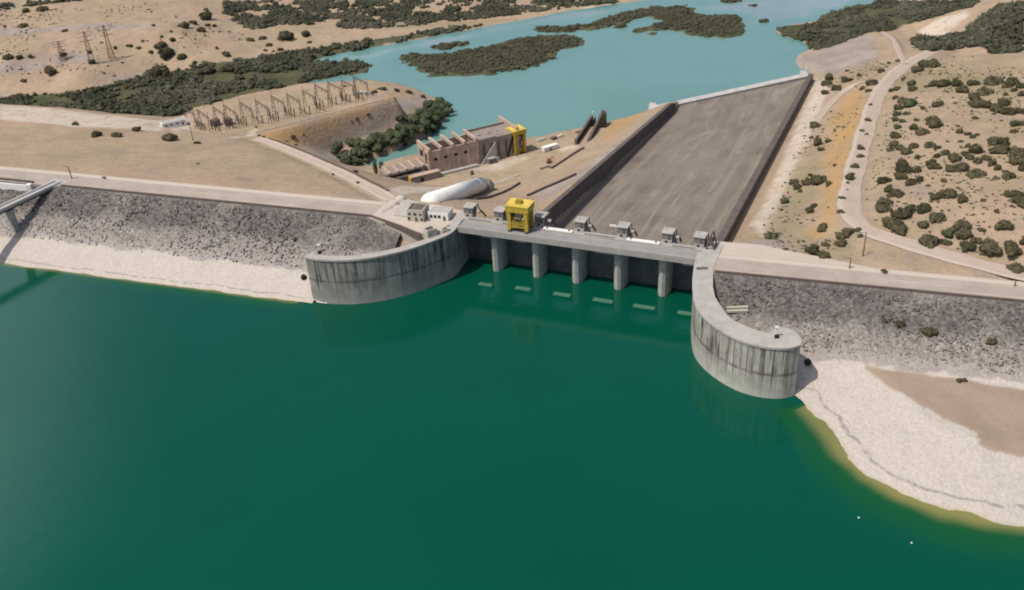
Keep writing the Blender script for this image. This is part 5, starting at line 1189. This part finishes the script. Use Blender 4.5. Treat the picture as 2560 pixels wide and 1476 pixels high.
def put_bush(px, py, wpx, label, group, green=False, name='bush', kx=1.0, p=None):
    p = hit(px, py) if p is None else p
    D = np.linalg.norm(p - [0, 0, HC]); r = wpx / 2 * D / F * 1.12
    me = (BUSH_G if green else BUSH)[int(rng.integers(len(BUSH_G if green else BUSH)))]
    o = bpy.data.objects.new(name, me); C.objects.link(o)
    q = p.copy(); z = float(surf(np.array([q[0]]), np.array([q[1]]))[0])
    o.location = (q[0], q[1], z - .15 * r); o.scale = (r * rng.uniform(.9, 1.12), r * rng.uniform(.85, 1.1), r * rng.uniform(.95, 1.25)); o.rotation_euler = (0, 0, rng.uniform(0, 6.28))
    return tag(o, label, 'bush', group)

# photographed bush positions: (x, y, width) measured in enlarged crops, scale and origin of the crop given
def crop(L, ox, oy, sc): return [(ox + a / sc, oy + b / sc, w / sc) for a, b, w in L]
STRIP = crop([(680, 145, 60), (700, 115, 70), (735, 175, 65), (675, 205, 45), (790, 130, 60), (835, 125, 35), (812, 68, 25), (885, 98, 35), (608, 412, 70), (582, 495, 25), (632, 525, 75), (692, 515, 45), (646, 570, 45), (735, 672, 25), (465, 775, 60), (485, 810, 55), (572, 732, 35), (560, 772, 80), (625, 765, 90), (690, 792, 60), (515, 835, 35), (420, 900, 70), (436, 845, 18), (392, 955, 25), (603, 928, 50), (570, 965, 65), (660, 1065, 75), (335, 1118, 75), (340, 1197, 30), (415, 1212, 50), (475, 1222, 30), (573, 1208, 105), (672, 1175, 55), (665, 1247, 80), (758, 1165, 95), (770, 1120, 70), (820, 1100, 80), (535, 1160, 18), (710, 330, 18), (650, 760, 60)], 1800, 150, 2.554)
LROAD = crop([(1020, 70, 50), (1077, 20, 22), (1130, 5, 35), (970, 140, 75), (908, 180, 45), (950, 195, 40), (963, 285, 28), (945, 383, 40), (905, 450, 35), (935, 475, 25), (890, 560, 55), (895, 612, 50), (857, 675, 55), (828, 745, 75), (815, 785, 30), (812, 828, 20), (780, 875, 50), (770, 968, 45), (885, 1080, 60), (895, 1118, 40), (1055, 1355, 60)], 1800, 150, 2.554)
HILL = crop([(1170, 122, 45), (1210, 150, 70), (1220, 185, 60), (1140, 178, 50), (1090, 192, 45), (1265, 60, 70), (1300, 30, 80), (1345, 20, 80), (1380, 30, 60), (1122, 238, 45), (1165, 255, 60), (1215, 275, 90), (1140, 300, 60), (1125, 340, 60), (1195, 340, 40), (1298, 305, 40), (1378, 282, 65), (1115, 380, 50), (1170, 385, 50), (1125, 430, 50), (1130, 475, 85), (1230, 430, 60), (1250, 380, 45), (1275, 460, 80), (1340, 390, 80), (1375, 410, 90), (1320, 455, 60), (1110, 535, 80), (1085, 570, 50), (1150, 560, 70), (1190, 580, 70), (1235, 545, 70), (1160, 660, 90), (1170, 700, 100), (1150, 740, 80), (1250, 700, 80), (1265, 620, 40), (1215, 770, 90), (1270, 765, 60), (1335, 655, 80), (1370, 680, 70), (1320, 168, 30), (1370, 155, 60), (1430, 145, 90), (1500, 150, 80), (1545, 195, 70), (1620, 145, 70), (1690, 195, 90), (1745, 130, 90), (1850, 130, 100), (1830, 165, 50), (1920, 160, 60), (1930, 220, 50), (1880, 190, 50), (1815, 220, 35), (1630, 240, 80), (1640, 280, 90), (1700, 290, 80), (1760, 310, 90), (1800, 275, 80), (1850, 325, 90), (1920, 325, 80), (1630, 370, 35), (1795, 385, 18), (1870, 405, 70), (1875, 450, 55), (1930, 405, 50), (1520, 420, 30), (1530, 455, 50), (1580, 470, 50), (1610, 490, 40), (1635, 475, 40), (1535, 515, 40), (1455, 520, 20), (1340, 540, 60), (1385, 555, 50), (1430, 590, 60), (1580, 545, 50), (1635, 575, 100), (1590, 620, 60), (1560, 600, 60), (1485, 625, 80), (1390, 610, 50), (1650, 640, 70), (1700, 620, 60), (1760, 520, 80), (1810, 520, 80), (1780, 570, 100), (1830, 560, 70), (1900, 580, 100), (1920, 640, 110), (1925, 690, 60), (1740, 660, 50), (1780, 690, 50), (1840, 730, 90), (1820, 710, 40), (1470, 690, 80), (1540, 685, 80), (1635, 715, 90), (1605, 755, 18), (1425, 768, 40), (1050, 760, 90), (1075, 820, 80), (1145, 845, 90), (1055, 900, 90), (1030, 940, 100), (1090, 850, 80), (1390, 865, 100), (1450, 850, 100), (1540, 885, 80), (1675, 893, 38), (1345, 850, 30), (1870, 850, 100), (1920, 890, 100), (1930, 930, 60), (1150, 970, 120), (1210, 950, 80), (1285, 945, 90), (1380, 1000, 90), (1295, 1050, 60), (1070, 1040, 90), (1120, 1050, 100), (1165, 1085, 90), (1570, 1040, 95), (1500, 1070, 50), (1545, 1105, 90), (1810, 1060, 95), (1770, 965, 35), (1670, 1080, 45), (1320, 1140, 120), (1440, 1100, 100), (1400, 1150, 60), (1450, 1160, 50), (1575, 1195, 105), (1640, 1145, 60), (1730, 1190, 120), (1860, 1180, 80), (1880, 1210, 120), (1930, 1160, 60), (1900, 1325, 90)], 1800, 150, 2.554)
FARL = crop([(200, 75, 60), (320, 60, 70), (170, 183, 50), (38, 193, 25), (470, 222, 40), (60, 410, 60), (145, 415, 50), (217, 413, 40), (465, 393, 45), (655, 378, 35), (665, 455, 50), (835, 345, 35), (938, 330, 50), (1010, 350, 35), (1040, 298, 25), (1075, 297, 15), (1095, 375, 35), (1170, 330, 80), (1200, 388, 110), (1250, 290, 45), (1180, 265, 30), (1250, 228, 25), (1118, 185, 25), (1100, 85, 20), (1500, 70, 35), (1325, 410, 70), (1415, 455, 35), (1580, 352, 30), (1640, 390, 75), (1930, 365, 25), (1990, 372, 25), (2045, 360, 40), (2250, 305, 40), (1340, 185, 70), (1400, 160, 60), (1490, 120, 90), (1515, 182, 40), (1560, 185, 35), (1465, 215, 60), (1820, 283, 60), (1915, 270, 60), (1960, 320, 50), (2070, 265, 120), (2215, 245, 80), (175, 582, 35), (370, 500, 90), (830, 550, 25), (838, 595, 25), (645, 645, 40), (717, 648, 60), (815, 625, 50), (850, 610, 40), (930, 620, 60), (330, 680, 30), (140, 690, 60), (100, 710, 60), (1435, 530, 80), (1530, 515, 80), (1655, 500, 90), (1170, 535, 150)], 0, 0, 2.912)
BERM = crop([(550, 900, 45), (700, 975, 80), (850, 978, 75), (1000, 942, 70), (1240, 1003, 90), (1440, 1035, 50), (1865, 925, 20), (1885, 985, 20), (1920, 995, 25), (2130, 993, 35), (2155, 1055, 25), (2085, 1025, 18), (2210, 980, 18), (1440, 1192, 20)], 0, 0, 2.912) + [(702 + 0, 0, 0)][:0] + crop([(745, 645, 60), (850, 655, 40), (685, 668, 45), (835, 717, 22), (940, 668, 55), (1035, 700, 40), (475, 628, 25), (865, 855, 60), (550, 1250, 40), (395, 1268, 30), (565, 1333, 30), (560, 865, 30), (520, 880, 18), (640, 830, 25)], 700, 0, 2.912)
ROCKS = [(738, 595, 14), (318, 548, 8), (498, 517, 10), (2210, 800, 16), (2250, 808, 22), (2320, 825, 32), (2480, 850, 24), (2395, 951, 20), (2412, 952, 18), (960, 560, 8)]
def size_word(w): return 'large' if w > 30 else 'medium' if w > 18 else 'small' if w > 11 else 'tiny'
def lay(L, fmt, group, key=lambda q: q[1], green_p=0.05, nmax=99):
    L = sorted(L, key=key)
    for i, (x, y, w) in enumerate(L):
        put_bush(x, y + w * .22, w, fmt(i, x, y, w), group, rng.random() < green_p)
lay(STRIP, lambda i, x, y, w: '%s dark bush between chute and yellow soil, %s from the far end' % (size_word(w), ORD[i] if i < 30 else ORD[i - 30].replace('first', 'thirty-first') if i == 30 else 'number %d' % (i + 1)), 'bushes on the bank right of the chute')
lay(LROAD, lambda i, x, y, w: '%s olive bush on the left verge of the dirt road, %s from its far end' % (size_word(w), ORD[i]), 'bushes on the left verge of the dirt road')
BANDS = [('on the far brow of the right hill', 0, 205), ('in the upper belt of the right hill', 205, 250), ('below the upper belt of the right hill', 250, 300), ('across the middle of the right hill', 300, 352), ('just below the right hill middle', 352, 405), ('on the lower half of the right hill', 405, 470), ('on the lower slope of the right hill', 470, 545), ('at the foot of the right hill', 545, 900)]
for nm, y0, y1 in BANDS:
    sub = [q for q in HILL if y0 <= q[1] < y1]
    lay(sub, lambda i, x, y, w, nm=nm: '%s dark bush %s, %s from the left' % (size_word(w), nm, ORD[i]), 'bushes on the right hillside', lambda q: q[0])
for nm, y0, y1 in (('on the far left slope near the top edge', 0, 62), ('among the far left dunes', 62, 118), ('on the far left slope by the pylons', 118, 160), ('on the far left by the green thicket', 160, 260)):
    sub = [q for q in FARL if y0 <= q[1] < y1]
    lay(sub, lambda i, x, y, w, nm=nm: '%s bush %s, %s from the left' % (size_word(w), nm, ORD[i]), 'bushes on the far left slopes', lambda q: q[0])
lay(BERM, lambda i, x, y, w: '%s dark bush near the switchyard bank or access road, %s from the left' % (size_word(w), ORD[i]), 'bushes round the switchyard', lambda q: q[0])
lay(ROCKS, lambda i, x, y, w: '%s dark shrub growing on the grey rock slope, %s from the left' % (size_word(w), ORD[i]), 'shrubs on the rock slopes', lambda q: q[0])

# trees along the tailrace bank
TR = crop([(140, 975, 165), (200, 1065, 90), (345, 850, 120), (450, 870, 140), (440, 1010, 150), (560, 900, 150), (540, 1020, 150), (660, 860, 150), (700, 770, 110), (790, 740, 110), (790, 860, 150), (760, 940, 120), (900, 800, 150), (960, 720, 150), (1000, 840, 130), (1090, 640, 110), (1080, 760, 150), (1150, 700, 150), (1190, 800, 120), (1260, 740, 140), (1280, 640, 130), (1310, 530, 150), (1240, 500, 70), (1400, 560, 140), (1380, 660, 150), (1480, 600, 150), (1500, 480, 150), (1440, 420, 140), (1600, 530, 150), (1560, 400, 150), (1540, 290, 140), (1680, 440, 150), (1660, 320, 150), (1780, 330, 150), (1820, 400, 120), (1700, 250, 130), (1090, 480, 100), (310, 1110, 150), (400, 1130, 110), (1490, 690, 110), (1590, 640, 130), (1650, 590, 110)], 820, 220, 6.068)
TR = sorted(TR, key=lambda q: q[0])
for i, (x, y, w) in enumerate(TR):
    p = hit(x, y + w * .25); D = np.linalg.norm(p - [0, 0, HC]); r = w / 2 * D / F * 1.42
    z = float(gz(p[0], p[1]))
    lab = '%s green tree on the tailrace bank, %s from the left' % ('broad' if w > 22 else 'slim', ORD[i] if i < 30 else 'number %d' % (i + 1))
    t = thing('bank_tree', lab, 'tree', (p[0], p[1], z), 0, 'trees along the tailrace bank')
    h = r * rng.uniform(.35, .6)
    mk('trunk', MB().tube([(0, 0, -.5), (rng.uniform(-.2, .2), 0, h * .6), (rng.uniform(-.3, .3), 0, h + r * .5)], [r * .09, r * .07, r * .04], 7), M['bark'], t)
    o = bpy.data.objects.new('crown', TREE_C[int(rng.integers(4))]); C.objects.link(o); o.parent = t; o.location = (0, 0, h * .5); o.scale = (r * rng.uniform(.9, 1.1), r * rng.uniform(.9, 1.1), r * rng.uniform(.85, 1.2)); o.rotation_euler = (0, 0, rng.uniform(0, 6.28))
for (q, lab) in (((941, 440), 'slim dark cypress, left of the pair by the annex'), ((957, 441), 'slim dark cypress, right of the pair by the annex')):
    p = at(*q, ZP); t = thing('cypress_tree', lab, 'tree', tuple(p), 0, 'two cypresses by the annex')
    mk('trunk', MB().tube([(0, 0, -.3), (0, 0, 4)], [.35, .2], 7), M['bark'], t)
    v, f = crown_arrays(rng, 9, 160, ICO2, 1.0, .25, (.28, .42)); v = v * [2.6, 2.6, 9.0]; me = tri_mesh('crown', v, f); me.materials.append(M['leaf']); o = link('crown', me, None, t); o.location = (0, 0, .8)
p = at(945, 447, ZP); 
for k, (dx, dy, lab) in enumerate(((-1.5, -1, 'low dark shrub at the foot of the left cypress'), (4, -1.5, 'low dark shrub between the cypresses and the annex'))):
    put_bush(0, 0, 22, lab, 'shrubs under the cypresses', p=p + np.array([dx, dy, 0]))

# masses of scrub and reed that nobody could count
PROTO = [crown_arrays(rng, 3, 34, ICO1, .7, .6, (.34, .6), .24, .28) for _ in range(10)]
def mass(name, label, cat, polys, n, r0, r1, mat, density=None, flat=1.0, seed=1):
    rg = np.random.default_rng(seed); VV = []; FF = []; AA = []; nn = 0
    areas = []
    for P_ in polys: P_ = np.array(P_); x, y = P_[:, 0], P_[:, 1]; areas.append(abs(np.dot(x, np.roll(y, 1)) - np.dot(y, np.roll(x, 1))) / 2)
    tot = sum(areas)
    for P_, A in zip(polys, areas):
        P_ = np.array(P_); k = int(n * A / tot) + 2; lo_, hi_ = P_.min(0), P_.max(0)
        pts = rg.uniform(lo_, hi_, (k * 14, 2)); pts = pts[inpoly(pts[:, 0], pts[:, 1], P_)]
        if density is not None: pts = pts[rg.random(len(pts)) < density(pts[:, 0], pts[:, 1])]
        pts = pts[:k]; zz = gz(pts[:, 0], pts[:, 1])
        for (x, y), z in zip(pts, zz):
            if z < ZR + .05: continue
            v, f = PROTO[rg.integers(len(PROTO))]; r = rg.uniform(r0, r1) * (1.0 if rg.random() > .12 else 1.5); a = rg.uniform(0, 6.28); ca, sa = math.cos(a), math.sin(a)
            q = v * r; q = np.column_stack([q[:, 0] * ca - q[:, 1] * sa + x, q[:, 0] * sa + q[:, 1] * ca + y, q[:, 2] * flat * rg.uniform(.8, 1.3) + z - .1])
            VV.append(q); FF.append(f + nn); nn += len(q); AA.append(np.full(len(q), rg.random()))
    me = tri_mesh(name, np.vstack(VV), np.vstack(FF), np.concatenate(AA)); me.materials.append(mat)
    return tag(link(name, me, None), label, cat, kind='stuff')
clump = lambda s, lo_, hi_, sd: (lambda x, y: sm(lo_, hi_, fbm(x / s, y / s, sd, 3)))
def _isl(x, y):
    d = np.full(x.shape, -1e9)
    for I in ISLANDS: d = np.maximum(d, sdist(x, y, I))
    return sm(-1, 9, d + fbm(x / 12, y / 12, 88, 3) * 9) * sm(-.7, -.1, fbm(x / 30, y / 30, 89, 3)) + .06
mass('riverside_thicket', 'dense dark green thicket along the left river bank', 'thicket', [hitpoly(RIPARIAN)], 4200, 1.2, 3.6, M['leaf_far'], clump(22, -.22, .22, 91), .9, 5)
mass('far_scrub', 'scattered dark green scrub on the far river bank', 'scrub', [hitpoly(FARGREEN), hitpoly([(0, 14), (60, 8), (150, 0), (240, 0), (120, 10), (60, 18), (0, 26)]), hitpoly([(560, 5), (700, 0), (760, 20), (850, 40), (790, 70), (700, 62), (620, 75), (560, 40)])], 4200, 1.1, 3.4, M['leaf_far'], clump(15, -.3, .25, 55), .9, 6)
mass('reed_bed', 'dark olive reed beds on the river islands', 'reeds', [list(I) for I in ISLANDS], 3600, 1.0, 3.0, M['reed'], _isl, .55, 7)
mass('bank_scrub', 'dark green scrub on the right bank of the river', 'scrub', [hitpoly(RIGHTBANK)], 2300, 1.2, 3.2, M['leaf_far'], clump(30, -.3, .15, 33), .8, 8)
mass('hill_wood', 'dark green woodland on the far right hill', 'woodland', [hitpoly(RIGHTWOOD), hitpoly([(2290, 118), (2330, 130), (2300, 112), (2280, 100)])], 1700, 1.4, 4.2, M['leaf_far'], clump(20, -.5, 0, 63), 1.0, 9)
mass('bank_undergrowth', 'low green undergrowth along the tailrace bank', 'undergrowth', [hitpoly([(840, 400), (905, 362), (980, 330), (1040, 290), (1062, 262), (1095, 250), (1126, 266), (1118, 288), (1075, 325), (1000, 372), (930, 405), (905, 418), (870, 412)])], 520, 1.0, 2.4, M['leaf_green'], clump(14, -.5, .1, 13), .8, 10)

_h = hitpoly([(1890, 600), (1960, 450), (2040, 230), (2100, 190), (2180, 150), (2260, 165), (2330, 150), (2420, 140), (2560, 170), (2560, 690), (2400, 640), (2240, 600), (2150, 560), (2100, 640), (1960, 620)])
_rd = lambda x, y: (np.minimum(dline(x, y, [q[:2] for q in DIRT]), dline(x, y, [q[:2] for q in SPUR])) > 7) * (CHW(x, y) < -14) * sm(-.35, .25, fbm(x / 26, y / 26, 77, 3))
mass('dry_scrub', 'tiny dry tufts of scrub scattered over the right hillside', 'scrub', [_h], 1500, .35, 1.0, M['dry'], _rd, .7, 21)
_h2 = hitpoly([(0, 20), (300, 10), (560, 20), (640, 120), (420, 170), (300, 200), (0, 220)])
mass('dry_scrub', 'tiny dry tufts of scrub scattered over the far left dunes', 'scrub', [_h2], 500, .5, 1.3, M['dry'], lambda x, y: sm(-.2, .35, fbm(x / 40, y / 40, 79, 3)), .7, 22)

# loose boulders lying on the rock slopes
rg = np.random.default_rng(31); VV = []; FF = []; nn = 0
RK = [(ICO1[0] * (1 + .22 * rg.standard_normal((len(ICO1[0]), 1))).clip(.5, 1.5) * rg.uniform(.7, 1.15, 3)) for _ in range(12)]
for (A, D, Nn, a0, a1, d1, n) in ((LA, LD, LN, -70, 160, 34, 3600), (RA, RD, RN, 2, 120, 36, 2600)):
    a = rg.uniform(a0, a1, n); d = rg.uniform(1.5, d1, n); X = A[0] + D[0] * a + Nn[0] * d; Yv = A[1] + D[1] * a + Nn[1] * d
    k = (sdist(X, Yv, BASIN_POLY) < -4) & (z_up(X, Yv) > (7.0 if A is LA else 7.6) + np.abs(rg.normal(0, 1.0, n))); X, Yv = X[k], Yv[k]; Zv = z_up(X, Yv)
    for x, y, z in zip(X, Yv, Zv):
        rr = rg.uniform(.22, .55) * (1 if rg.random() > .1 else 1.4); th = rg.uniform(0, 6.28); v = RK[rg.integers(12)] * rr
        VV.append(np.column_stack([v[:, 0] * math.cos(th) - v[:, 1] * math.sin(th) + x, v[:, 0] * math.sin(th) + v[:, 1] * math.cos(th) + y, v[:, 2] + z + .1])); FF.append(ICO1[1] + nn); nn += len(v)
me = tri_mesh('boulders', np.vstack(VV), np.vstack(FF)); me.materials.append(M['riprap'])
tag(link('boulders', me, None), 'loose grey boulders scattered over the upstream rock slopes', 'boulders', kind='stuff')
